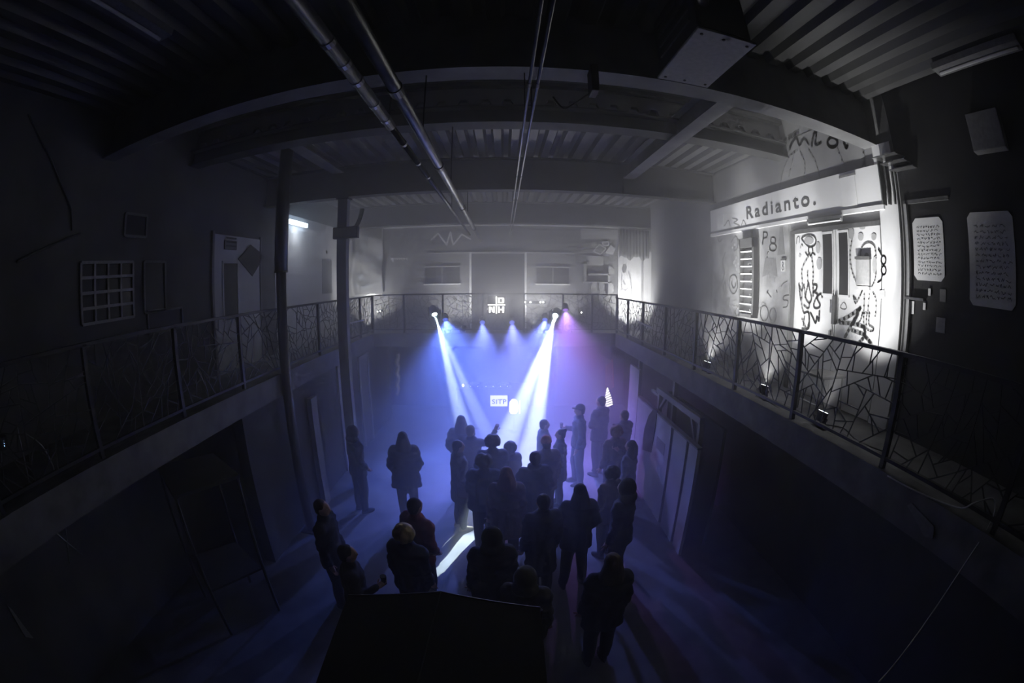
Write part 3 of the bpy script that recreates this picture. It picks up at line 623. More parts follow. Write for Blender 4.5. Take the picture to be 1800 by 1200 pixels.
    MB().prism([Vector((a.x, a.y, h-.04)) for a in T], (0, 0, .04)).build('top_board', WALLD, t)
    for a in T: MB().tube([Vector((a.x, a.y, h-.04))*.94+Vector((cxy.x, cxy.y, h-.04))*.06, Vector((a.x, a.y, 0))*.94+Vector((cxy.x, cxy.y, 0))*.06], .022, 6).build('leg', WALLD, t)
    MB().prism([Vector(((a.x*.9+cxy.x*.1), (a.y*.9+cxy.y*.1), .75)) for a in T], (0, 0, .03)).build('lower_shelf', WALLD, t)
    # pole with arm near the camera, upper left
    s = empty('support_pole', onX(125, 390, XLW+.02)); tag(s, 'faint slanted pole with a crossing arm at the upper left', 'pole')
    MB().tube([onX(50, 200, XLW+.022), onX(90, 280, XLW+.022), onX(125, 365, XLW+.022), onX(127, 405, XLW+.022)], .012, 6).build('rod', GALV, s); MB().tube([onX(142, 410, XLW+.022), onX(30, 460, XLW+.022)], .015, 6).build('arm', GALV, s)
    # folding frame far left
    s = empty('folding_frame', onX(120, 990, -3.9)); tag(s, 'faint thin metal folding frame at the far left', 'frame')
    for ps in (((30,750),(50,840),(62,930)), ((40,760),(75,785),(100,840),(115,930),(122,990)), ((50,835),(110,875)), ((85,925),(145,975))): MB().tube(smooth_pts([onX(a, b, -3.95) for a, b in ps], 3), .009, 6).build('tube', GALV, s, True)
    o = MB().prism([onX(*k, XLW+.001) for k in ((12, 1062), (22, 1072), (58, 1120), (44, 1118))], (.02, 0, 0)).build('white_board', INKG); tag(o, 'pale board edge at the very bottom left', 'board')
    u = empty('led_unit', onX(8, 780, -4.6)); tag(u, 'tiny device with a row of blue status lights at the left edge', 'device')
    c = onX(8, 780, -4.6); MB().box(XLW, c.x-.02, c.y-.06, c.y+.06, c.z-.06, c.z+.06).build('case', BLACK, u)
    for i in range(3): MB().box(c.x-.02, c.x-.012, c.y-.006, c.y+.006, c.z-.025+i*.02, c.z-.015+i*.02).build('status_light', emis('led_blue', (.35, .6, 1), 3), u)
left_side()

# ================================================================== LOWER HALL: partition, timber frame, booth, small things
def lower_hall():
    x = 2.8
    p = empty('partition', (x, 7, 0)); tag(p, 'white board partition with grooves along the right side of the dance floor', 'partition')
    ys = [5.34, 5.68, 5.78, 6.32, 6.42, 8.36]
    for a, b in ((5.34, 5.66), (5.76, 6.32), (6.44, 8.38)): MB().box(x, x+.05, a, b, 0, CZ-2.33).build('board', PLASTER, p)
    MB().box(x, x+.05, 8.4, 9.07, 0, CZ-1.76).build('board', PLASTER, p); MB().box(x+.02, x+.06, 5.36, 9.0, .02, CZ-2.36).build('backing', WALLD, p)
    MB().box(x-.01, x+.08, 5.34, 8.38, CZ-2.33, CZ-2.30).build('top_cap', INKM, p)
    a = onX(1157, 768, x); b = onX(1166, 800, x); MB().box(x-.004, x+.01, min(a.y, b.y)-.02, max(a.y, b.y)+.06, b.z, a.z).build('hatch', INKM, p)
    MB().prism([onX(*k, x) for k in ((1130,790),(1133,755),(1141,730),(1150,718),(1156,722),(1152,755),(1145,795))], (-.012, 0, 0)).build('dark_arch', BLACK, p)
    t = empty('timber_frame', (3.0, 7.0, 0)); tag(t, 'pale timber frame with diagonal braces above the white partition', 'frame')
    z = CZ-2.02
    MB().box(2.97, 3.05, 5.72, 7.75, z-.05, z+.05).build('rail', WOOD, t)
    for y in (5.74, 7.62): MB().box(2.97, 3.05, y-.04, y+.04, 0, z-.05).build('stud', WOOD, t)
    MB().bar((3.01, 5.8, z-.5), (3.01, 6.1, z-.05), .05, .05, (1, 0, 0)).build('brace', WOOD, t); MB().bar((3.01, 7.58, z-.32), (3.01, 7.3, z-.05), .05, .05, (1, 0, 0)).build('brace', WOOD, t)
    MB().bar((3.01, 7.66, z-.1), (3.01, 8.1, z-.1), .05, .05, (1, 0, 0)).build('brace', WOOD, t)
    o = box('storage_board', WALLD, 3.3, 3.36, 5.5, 7.9, 0, CZ-2.1); tag(o, 'dark board leaning space behind the timber frame', 'board')
    # DJ desk
    y = 11.9
    d = empty('dj_desk', (-.4, y+.3, 0)); tag(d, 'DJ desk with dark front at the far end of the dance floor', 'desk')
    zt = onY(850, 683, y).z
    MB().box(-1.35, .75, y, y+.7, zt-.05, zt).build('desk_top', BLACK, d); MB().box(-1.3, .7, y+.02, y+.05, 0, zt-.05).build('front_panel', BLACKF, d)
    for xx in (-1.32, .68): MB().box(xx, xx+.04, y+.06, y+.68, 0, zt-.05).build('side_panel', BLACK, d)
    for xx, wd, lab in ((-1.0, .38, 'left flat record player on the DJ desk'), (-.15, .38, 'right flat record player on the DJ desk'), (-.56, .32, 'mixer with tiny lights between the record players')):
        e = empty('dj_deck', (xx+wd/2, y+.25, zt)); tag(e, lab, 'DJ gear')
        MB().box(xx, xx+wd, y+.08, y+.5, zt, zt+.08).build('case', STEEL, e, bev=.01)
        if wd > .35: MB().tube([(xx+wd*.42, y+.29, zt+.08), (xx+wd*.42, y+.29, zt+.1)], .15, 20).build('platter', CHROME, e)
        else:
            for i in range(3): MB().tube([(xx+.07+i*.08, y+.2, zt+.08), (xx+.07+i*.08, y+.2, zt+.1)], .015, 8).build('knob', BLACK, e)
        for i in range(2): MB().box(xx+.06+i*.2, xx+.075+i*.2, y+.07, y+.08, zt+.04, zt+.055).build('status_light', emis('led_white', (.8, .85, 1), 6), e)
    s = empty('desk_lamp', onY(814, 684, y+.1)); tag(s, 'small glowing lamp at the left end of the DJ desk', 'lamp'); c = onY(814, 677, y+.1)
    MB().tube([(c.x, c.y, zt), (c.x, c.y, c.z-.02)], .008, 6).build('stem', STEEL, s); MB().tube([(c.x, c.y, zt), (c.x, c.y, zt+.015)], .05, 12).build('base', STEEL, s); MB().ell((c.x, c.y, c.z), .03, .03, .035).build('bulb', emis('lamp_warm', (1, .95, .85), 10), s, True)
    # SITP light sign and glowing lamp on the desk front
    yy = 11.6; a = onY(861, 694, yy); b = onY(893, 714.5, yy)
    s = empty('light_sign', ((a.x+b.x)/2, yy, 0)); tag(s, 'lit white box sign reading SITP before the DJ desk', 'sign')
    MB().box(a.x, b.x, yy, yy+.06, b.z, a.z).build('case', INKM, s); MB().box(a.x+.015, b.x-.015, yy-.006, yy, b.z+.015, a.z-.015).build('face', emis('sign_face', (1, .99, .96), 1.7), s)
    for xx in (a.x+.05, b.x-.07): MB().box(xx, xx+.02, yy+.02, yy+.04, 0, b.z).build('leg', STEEL, s)
    mt = Matrix.Translation((a.x+.055, yy-.009, b.z+.085)) @ Matrix.Rotation(pi/2, 4, 'X')
    tx = text_mesh('lettering', 'SITP', .19, mt, BLACK, s, .002, 1.05, .004); vx = [v.co.x for v in tx.data.vertices]; k = ((b.x-a.x)-.1)/(max(vx)-min(vx)); mn = min(vx)
    for v in tx.data.vertices: v.co.x = mn+(v.co.x-mn)*k
    split_letters(tx)
    s = empty('glowing_lamp', onY(904, 729, yy)); tag(s, 'bright warm glowing paper lamp beside the SITP sign', 'lamp')
    a = onY(895, 703, yy); b = onY(911, 728, yy); cx = (a.x+b.x)/2; hh = a.z-b.z
    MB().loft([[Vector((cx+r*cos(2*pi*k/14), yy+.1+r*.7*sin(2*pi*k/14), b.z+hh*t)) for k in range(14)] for t, r in ((0, .08), (.15, .12), (.5, .13), (.8, .115), (.95, .07), (1, .03))]).build('shade', emis('paper_glow', (1, .96, .86), 3.2), s, True)
    MB().tube([(cx, yy+.1, 0), (cx, yy+.1, b.z+.02)], .012, 8).build('stem', STEEL, s); MB().tube([(cx, yy+.1, 0), (cx, yy+.1, .02)], .12, 14).build('base', STEEL, s)
    MB().box(b.x+.03, b.x+.06, yy+.08, yy+.12, b.z, a.z-.05).build('side_tube', emis('paper_glow2', (.95, .93, 1), 2.2), s)
    MB().box(b.x-.02, b.x+.06, yy+.09, yy+.11, b.z-.02, b.z).build('bracket', STEEL, s)
    # gold tinsel column
    g = empty('tinsel_column', (-3.0, 11.8, .6)); tag(g, 'thin gold tinsel strand hanging at the left under the walkway', 'decoration')
    rn = random.Random(5); P = [onY(699+1.5*sin(k*1.3), 622+k*4, 11.3) for k in range(19)]
    GOLD = mat('gold_tinsel', (.62, .5, .22), .4, .6, .3, 20, .2)
    MB().tube(P, [.045+.02*rn.random() for _ in P], 8).build('strand', GOLD, g); MB().tube([P[0], P[0]+Vector((0, 0, .5))], .004, 4).build('string', STEEL, g)
    # striped glowing leaf, orange banner with fan rays
    n = empty('orange_banner', onX(1073, 680, 3.2)); tag(n, 'narrow orange fabric banner hanging at the right behind the crowd', 'banner')
    MB().prism([onX(*k, 3.25) for k in ((1064,642),(1077,630),(1079,680),(1063,690))], (.01, 0, 0)).build('cloth', mat('orange_cloth', (.75, .38, .16), .9), n)
    q = onX(1075, 634, 3.25); MB().tube([q, Vector((q.x, q.y, MZ-.25))], .006, 5).build('cord', STEEL, n)
    for i in range(9):
        q = onX(1075, 634, 3.22); e = onX(1056-3*abs(4-i)*.3, 622+i*4.2, 3.22); MB().tube([q, e], .006, 5).build('ray', GOLD, n)
    s = empty('striped_lamp', onX(1070, 716, 2.7)); tag(s, 'glowing leaf-shaped lamp with black and white stripes at the right', 'lamp')
    tip = (1066.5, 681); 
    for i in range(8):
        t0, t1 = i/8, (i+.6)/8
        def pt(t, sd): 
            yv = 683+t*32; wv = 1+6.5*math.sin(min(1, t*1.05)*1.75); cxv = 1066.5+3.5*t; return onX(cxv+sd*wv*.8, yv-sd*2.2, 2.7)
        MB().prism([pt(t0, -1), pt(t0, 1), pt(t1, 1), pt(t1, -1)], (.02, 0, 0)).build('stripe', emis('stripe_glow', (1, .97, .88), 2.4), s)
    MB().prism([onX(*k, 2.73) for k in ((1066,680),(1072,695),(1075,716),(1064,713),(1064,695))], (.01, 0, 0)).build('back_leaf', BLACK, s)
    MB().tube([onX(1070, 715, 2.73), Vector((2.73, onX(1070, 715, 2.73).y, 0))], .015, 8).build('stand', STEEL, s)
    # dim doorframes on left lower wall
    for i, (a, b) in enumerate((((590, 640), (612, 700)), ((628, 628), (650, 690)))):
        e = empty('door_%d' % (4+i), onX(*b, -3.64)); struct(e, 'dim doorway on the lower left wall')
        p_ = onX(*a, -3.64); q_ = onX(*b, -3.64)
        y0, y1 = min(p_.y, q_.y), max(p_.y, q_.y)
        MB().box(-3.65, -3.6, y0, y0+.1, 0, p_.z).box(-3.65, -3.6, y1-.1, y1, 0, p_.z).box(-3.65, -3.6, y0, y1, p_.z-.1, p_.z).build('door_frame', INKG, e); MB().box(-3.65, -3.63, y0+.1, y1-.1, 0, p_.z-.1).build('door_leaf', INKM, e)
    o = MB().box(-3.6, -3.5, 7.0, 7.25, 0, 2.2).build('pale_post', INKM); tag(o, 'pale narrow post at the left edge of the dance floor', 'post')
    # black canopy near the camera
    c = empty('canopy', (-.5, 2.3, 0)); tag(c, 'black fabric canopy with seams in the foreground below', 'canopy')
    z = 1.95; TL = onZ(612, 1046, z); TM = onZ(775, 1040, z+.03); TR = onZ(950, 1068, z)
    nl, nm, nr = TL+Vector((-.05, -1.5, -.25)), onZ(735, 1199, z-.15), TR+Vector((.0, -1.5, -.25))
    MB().add([TL, TM, TR, nr, nm, nl], [(0, 1, 4, 5), (1, 2, 3, 4)]).build('roof', BLACKF, c).modifiers.new('thickness', 'SOLIDIFY').thickness = .01
    MB().tube([TL, TM, TR], .009, 6).build('hem', STEEL, c); MB().tube([TM+Vector((0, 0, .008)), nm+Vector((0, 0, .008))], .005, 6).build('seam', STEEL, c)
    MB().prism([TL, TM, TR, TR-Vector((0, 0, .3)), TM-Vector((0, 0, .33)), TL-Vector((0, 0, .3))], (0, .01, 0)).build('valance', BLACKF, c)
    for q_ in (TL, TR, nl, nr): MB().tube([q_-Vector((0, 0, .02)), Vector((q_.x, q_.y, 0))], .02, 8).build('leg', STEEL, c)
    # white cable drooping at lower right, paper on the slab edge
    P = [onX(a, b, 3.02) for a, b in ((1560, 836), (1600, 858), (1650, 880), (1690, 893), (1712, 884))]+[onX(1745, 876, 3.1)]+[onX(a, b, 3.1) for a, b in ((1748, 900), (1735, 930))]
    P += [onX(a, b, xx) for a, b, xx in ((1690, 1000, 2.9), (1640, 1075, 2.6), (1570, 1170, 2.2), (1545, 1198, 2.0))]
    o = MB().tube(smooth_pts(P, 4), .007, 6).build('cable', CABW, None, True); tag(o, 'pale cable drooping from the right railing down the lower right', 'cable')
    o = MB().prism([onX(*k, 3.03) for k in ((1595,888),(1603,884),(1642,925),(1640,945),(1625,943))], (-.005, 0, 0)).build('paper_sheet', INKM); tag(o, 'dim paper stuck to the slab edge under the right railing', 'paper')
    for i, ps in enumerate((((1260,668),(1300,690),(1340,702),(1390,716),(1440,745)), ((1440,745),(1480,752),(1510,775),(1560,795)), ((1330,690),(1370,720),(1400,735)))):
        o = MB().tube(smooth_pts([onZ(a, b, MZ+.01)+Vector((.02*sin(k*2.), 0, 0)) for k, (a, b) in enumerate(ps)], 5), .007, 6).build('cable', RUBBER, None, True); tag(o, ['black cable linking the far floor uplights', 'black cable trailing from the nearest floor uplight', 'short black cable loop at the middle floor uplight'][i], 'cable')
    # small bench behind the railing by the door
    b = empty('stool', (3.85, 3.9, MZ)); tag(b, 'metal tube stool standing before the graffitied door behind the railing', 'stool')
    for yy in (3.75, 4.15):
        MB().tube([(3.6, yy, MZ), (3.65, yy, MZ+.44), (4.0, yy, MZ+.44), (4.05, yy, MZ)], .012, 8).build('leg_frame', CHROME, b, True)
    MB().box(3.6, 4.05, 3.72, 4.18, MZ+.44, MZ+.47).build('seat', INKM, b, bev=.01); MB().tube([(3.62, 3.75, MZ+.12), (3.62, 4.15, MZ+.12)], .01, 8).build('foot_bar', CHROME, b)
lower_hall()

# ================================================================== LIGHT FIXTURES
LENSW = emis('lens_white', (1, 1, 1), 12)
def uplight(loc, target, power, deg, label, lens=6, blend=1.0):
    loc = Vector(loc); d = (Vector(target)-loc).normalized(); base = Vector((loc.x, loc.y, MZ))
    e = empty('floor_uplight', base); tag(e, label, 'stage light', 'floor uplights')
    s = d.cross(Vector((0, 0, 1))).normalized()
    can = MB().tube([loc-d*.16, loc-d*.12, loc-d*.02, loc], [.035, .07, .07, .075], 14).build('can', BLACK, e)
    MB().tube([loc+d*.001, loc+d*.004], .06, 14).build('lens', emis('lens_up_%g' % lens, (1, 1, 1), lens), can)
    c = loc-d*.07
    for k in (-1, 1):
        MB().tube([c+s*.085*k, Vector(((c+s*.1*k).x, (c+s*.1*k).y, MZ+.02)), ], .01, 6).build('bracket_arm', STEEL, e)
        MB().tube([c+s*.07*k, c+s*.1*k], .02, 8).build('knob', STEEL, e)
    MB().box(c.x-.12, c.x+.12, c.y-.1, c.y+.1, MZ, MZ+.02).build('foot_plate', STEEL, e)
    spot('uplight_beam', loc+d*.01, target, power, (1, 1, 1), deg, blend, .06, e)
    if lens > 5: spot('uplight_core', loc+d*.012, Vector(target)-Vector((0, 0, .6)), power*.7, (1, 1, 1), 26, .6, .04, e)
uplight((3.36, 3.38, CZ-1.22), (4.2, 3.38, CZ+1.15), 350, 84, 'black floor uplight nearest the camera behind the right railing, lit')
uplight((3.36, 4.65, CZ-1.22), (4.2, 4.9, CZ+1.35), 370, 94, 'black floor uplight in the middle behind the right railing, lit')
uplight((3.33, 6.35, CZ-1.22), (4.2, 6.5, CZ+1.35), 500, 94, 'black floor uplight farthest along behind the right railing, lit')
for px, py, tx, pw, lab in ((646, 552, -4.0, 320, 'floor uplight before the foil sheet on the far walkway'), (790, 551, -1.5, 170, 'floor uplight under the left far window'), (815, 551, -.9, 110, 'floor uplight just left of the far door'),
                            (938, 551, .7, 180, 'floor uplight just right of the far door'), (998, 551, 1.7, 180, 'floor uplight under the right far window'), (1100, 556, 4.1, 800, 'added floor uplight brightening the white far wall')):  # the last uplight is an added lamp that brightens the white wall
    X = onY(px, py, 11.85).x
    uplight((X, 11.85, MZ+.2), (tx, 12.6, CZ+.5), pw, 130, lab, 4)
def moving_head(px, py, aims, label, col, power, lens):
    c = onY(px, py, 11.2); e = empty('moving_head_light', (c.x, 11.4, c.z-.25)); tag(e, label, 'stage light', 'moving heads on the far railing')
    d = (sum((Vector(a) for a, _ in aims), Vector())/len(aims)-c).normalized(); s = d.cross(Vector((0, 0, 1))).normalized(); up = s.cross(d)
    MB().box(c.x-.14, c.x+.14, 11.32, 11.47, c.z-.12, c.z+.12).build('base', BLACK, e, bev=.02)
    for k in (-1, 1): MB().obox(c-d*.1+s*.13*k+Vector((0, .02, 0)), s*.018, d*.12, up*.05).build('yoke_arm', BLACK, e)
    hd = MB().tube([c-d*.28, c-d*.24, c-d*.06, c-d*.015], [.06, .1, .105, .085], 18).build('head', BLACK, e, True)
    MB().tube([c-d*.012, c-d*.005], .07, 18).build('lens', emis('lens_'+label[:5], col, lens), hd)
    MB().box(c.x-.03, c.x+.03, 11.42, 11.54, c.z+.05, c.z+.12).build('clamp', STEEL, e)
    for i, (a, deg) in enumerate(aims):
        p = c+s*(.03*(1 if i else -1)); spot('head_beam', p, a, power[i], col, deg, .6, .02, e)
    return c, e
cl, el = moving_head(764, 553, (((-.5, 8.2, 0), 8), ((.05, 8.9, 0), 7)), 'left moving head on the far railing throwing twin pale beams', (.72, .95, 1), (23000, 17000), 20)
cr, er = moving_head(976, 555, (((-.72, 5.75, 0), 7.5), ((.25, 6.9, 0), 8)), 'right moving head on the far railing throwing twin bright beams', (.72, .9, 1), (36000, 46000), 30)
# wide blue wash cans clamped beside the heads and the four-eye bar
def wash(px, py, target, power, col, deg, label, blend=.6):
    c = onY(px, py, 11.25); e = empty('wash_light', (c.x, 11.4, c.z-.15)); tag(e, label, 'stage light', 'wash lights on the far railing')
    d = (Vector(target)-c).normalized()
    cn = MB().tube([c-d*.2, c-d*.15, c-d*.02, c-d*.01], [.05, .08, .085, .09], 14).build('can', BLACK, e); MB().tube([c-d*.009, c-d*.005], .07, 14).build('lens', emis('lens_wash_%d' % px, col, 1.5), cn)
    MB().box(c.x-.02, c.x+.02, c.y+.1, 11.5, c.z-.02, c.z+.05).build('clamp', STEEL, e); spot('wash_beam', c, target, power, col, deg, blend, .06, e)
wash(783, 562, (-.7, 8.4, 0), 3000, (.11, .2, 1), 88, 'blue wash can beside the left moving head', .8)
wash(848, 567, (-.2, 7.0, .3), 2500, (.16, .22, 1), 52, 'added blue long-throw can left below the lit DNH sign', .9)  # added can, no known fixture: brings blue into the haze before the crowd
wash(900, 567, (.5, 7.0, .3), 2500, (.19, .23, 1), 52, 'added blue long-throw can right below the lit DNH sign', .9)  # its added twin, for the same blue haze in front of the crowd
wash(958, 562, (.7, 8.4, 0), 3000, (.17, .23, 1), 88, 'blue wash can beside the right moving head', .8)
wash(994, 545, (1.7, 9.1, 0), 1600, (.48, .22, 1), 88, 'violet wash can right of the right moving head', .8)
def eyes_bar():
    a = onY(921, 531, 11.3); b = onY(958, 531, 11.3); e = empty('light_bar', ((a.x+b.x)/2, 11.3, a.z-.06)); tag(e, 'horizontal light bar with four small white eyes on the far railing', 'stage light')
    MB().box(a.x-.03, b.x+.03, 11.3, 11.36, a.z-.04, a.z+.04).build('bar', BLACK, e); MB().box((a.x+b.x)/2-.03, (a.x+b.x)/2+.03, 11.36, 11.505, a.z-.02, a.z+.02).build('bracket', STEEL, e)
    for px in (923.5, 932.5, 950, 955): c = onY(px, 531, 11.29); MB().ell((c.x, 11.295, c.z), .022, .012, .022, 10, 6).build('eye', LENSW, e)
    for px in (923.5, 932.5, 950, 955): spot('eye_glow', onY(px, 531, 11.26), (0, 0, CZ+1.4), 16, (1, 1, 1), 100, 1.0, .02, e)
    for i, (px, py, lab) in enumerate(((766, 543, 'tiny white lamp above the left moving head'), (664, 547.5, 'left one of two tiny lamps at the left rail corner'), (668.5, 546.5, 'right one of two tiny lamps at the left rail corner'), (1022, 549, 'tiny lamp right of the right moving head'))):
        c = onY(px, py, 11.36); t = empty('indicator_lamp', (c.x, c.y, c.z)); tag(t, lab, 'lamp'); MB().ell((c.x, c.y-.01, c.z), .02, .014, .02, 10, 6).build('bulb', LENSW, t); MB().box(c.x-.03, c.x+.03, 11.36, 11.505, c.z-.025, c.z+.025).build('case', BLACK, t)
    for (p, q, X, lab) in (((1122, 565), (1148, 577), XR-.028, 'pale light tube tied along the right railing'), ((615, 568), (640, 562), XL+.028, 'dim light tube tied along the left railing')):
        o = MB().tube([onX(*p, X), onX(*q, X)], .02, 8).build('light_tube', PAPER); tag(o, lab, 'tube')
eyes_bar()
def dnh():
    y = 11.42; a = onY(857, 519.5, y); b = onY(889, 552.5, y); e = empty('led_sign', ((a.x+b.x)/2, y, b.z)); tag(e, 'lit LED panel sign with letters D N H around a cross on the far railing', 'sign')
    MB().box(a.x, b.x, y, y+.05, b.z, a.z).build('panel', BLACK, e)
    G = emis('sign_glow', (1, .99, .93), 3.0)
    def bar(x0, y0, x1, y1):
        p = onY(x0, y0, y); q = onY(x1, y1, y); return (p.x, q.x, y-.01, y, q.z, p.z)
    def let(name, bars):
        mb = MB()
        for k in bars: mb.box(*bar(*k))
        mb.build(name, G, e)
    let('cross', [(871.3, 521, 873.8, 551), (857.5, 534.5, 888, 536.8)])
    let('letter_d', [(875.3, 523, 878.3, 533), (878.3, 523, 884.5, 525), (878.3, 531, 884.5, 533), (883, 524, 886, 532)])
    let('letter_n', [(859.5, 538.5, 862.5, 549.5), (866.5, 538.5, 869.7, 549.5), (862.5, 539.5, 864.5, 544), (864.5, 542, 866.5, 548)])
    let('letter_h', [(875.3, 538.5, 878.5, 549.5), (882.8, 538.5, 886, 549.5), (878.5, 542.8, 882.8, 545.2)])
    for px, py in ((861, 545), (884.5, 545), (884, 528), (872.5, 523)):
        spot('sign_light', onY(px, py, y-.03), onY(px, py, y-.03)+Vector((0, -3, .55)), 22, (1, .99, .97), 88, 1.0, .006, e)
dnh()

# ================================================================== PEOPLE
def remesh(mb, voxel, smooth=3, ratio=1.0):
    me = bpy.data.meshes.new('tmp'); me.from_pydata([tuple(v) for v in mb.v], [], mb.f)
    bm = bmesh.new(); bm.from_mesh(me); bmesh.ops.recalc_face_normals(bm, faces=bm.faces); bm.to_mesh(me); bm.free()
    o = bpy.data.objects.new('tmp', me); C.objects.link(o)
    r = o.modifiers.new('r', 'REMESH'); r.mode = 'VOXEL'; r.voxel_size = voxel; r.use_smooth_shade = True
    if smooth: s = o.modifiers.new('s', 'SMOOTH'); s.factor = .5; s.iterations = smooth
    if ratio < 1: d = o.modifiers.new('d', 'DECIMATE'); d.ratio = ratio
    dg = bpy.context.evaluated_depsgraph_get(); dg.update()
    out = bpy.data.meshes.new_from_object(o.evaluated_get(dg)); bpy.data.objects.remove(o); bpy.data.meshes.remove(me)
    return out
def join_mesh(me, mb):
    bm = bmesh.new(); bm.from_mesh(me)
    vs = [bm.verts.new(v) for v in mb.v]
    for f in mb.f:
        try: bm.faces.new([vs[i] for i in f]).smooth = True
        except ValueError: pass
    bmesh.ops.recalc_face_normals(bm, faces=bm.faces); bm.to_mesh(me); bm.free()
SKIN = mat('skin', (.45, .27, .2), .6, 0, .1, 10, 0)
def cloth(name, col): return mat('cloth_'+name, col, .92, 0, .3, 9, .25)
CL = {'black': cloth('black', (.02, .02, .022)), 'navy': cloth('navy', (.03, .04, .07)), 'grey': cloth('grey', (.1, .1, .105)), 'brown': cloth('brown', (.1, .06, .04)), 'red': cloth('red', (.2, .05, .04)), 'olive': cloth('olive', (.09, .085, .05)), 'denim': cloth('denim', (.05, .07, .11)), 'pink': cloth('pink', (.55, .24, .24)), 'sand': cloth('sand', (.4, .33, .22)), 'white': cloth('white', (.6, .6, .58))}
HAIR = {'dark': mat('hair_dark', (.015, .011, .009), .75, 0, .4, 30, .3, (1, 1, .2)), 'red': mat('hair_red', (.16, .05, .025), .75, 0, .4, 30, .3, (1, 1, .2)), 'blond': mat('hair_blond', (.45, .33, .14), .75, 0, .4, 30, .3, (1, 1, .2)), 'brown': mat('hair_brown', (.07, .04, .02), .75, 0, .4, 30, .3, (1, 1, .2))}
def arm_points(kind, sd):
    sh = Vector((.175*sd, 0, 1.40))
    k = {'down': ((.225, -.02, 1.13), (.24, .06, .90)), 'pocket': ((.27, -.05, 1.14), (.19, .10, .96)), 'drink': ((.235, .02, 1.13), (.14, .25, 1.20)),
         'phone': ((.26, .12, 1.24), (.12, .28, 1.42)), 'raise': ((.33, .10, 1.36), (.40, .22, 1.58)), 'cross': ((.25, .05, 1.14), (-.02, .2, 1.12)), 'point': ((.30, .18, 1.33), (.34, .42, 1.40))}[kind]
    el, wr = [Vector((a*sd if not (kind == 'cross' and i == 1) else a*sd, b, c)) for i, (a, b, c) in enumerate(k)]
    return sh, el, wr
def hand_mesh(el, wr, sd, held):
    d = (wr-el).normalized(); side = d.cross(Vector((0, 1, 0)) if abs(d.y) < .8 else Vector((0, 0, 1))).normalized(); nrm = side.cross(d)
    mb = MB(); pc = wr+d*.05
    mb.chain([wr-d*.02, wr+d*.03, wr+d*.085], [.024, .036, .036], 8)
    curl = .75 if held else .3
    for i, (o, l) in enumerate(((-.03, .062), (-.01, .074), (.01, .07), (.029, .055))):
        b = wr+d*.095+side*o; e1 = b+(d*cos(curl*.5)+nrm*sin(curl*.5))*l*.5; e2 = e1+(d*cos(curl*1.4)+nrm*sin(curl*1.4))*l*.5
        mb.chain([b-d*.015, b, e1, e2], [.0095, .0095, .0085, .007], 6)
    b = wr+d*.035-side*.03*1; e1 = b+(d*.6-side*.6+nrm*.4).normalized()*.04; e2 = e1+(d*.85+nrm*.35-side*.1).normalized()*.03
    mb.chain([b, e1, e2], [.0115, .0105, .008], 6); return mb
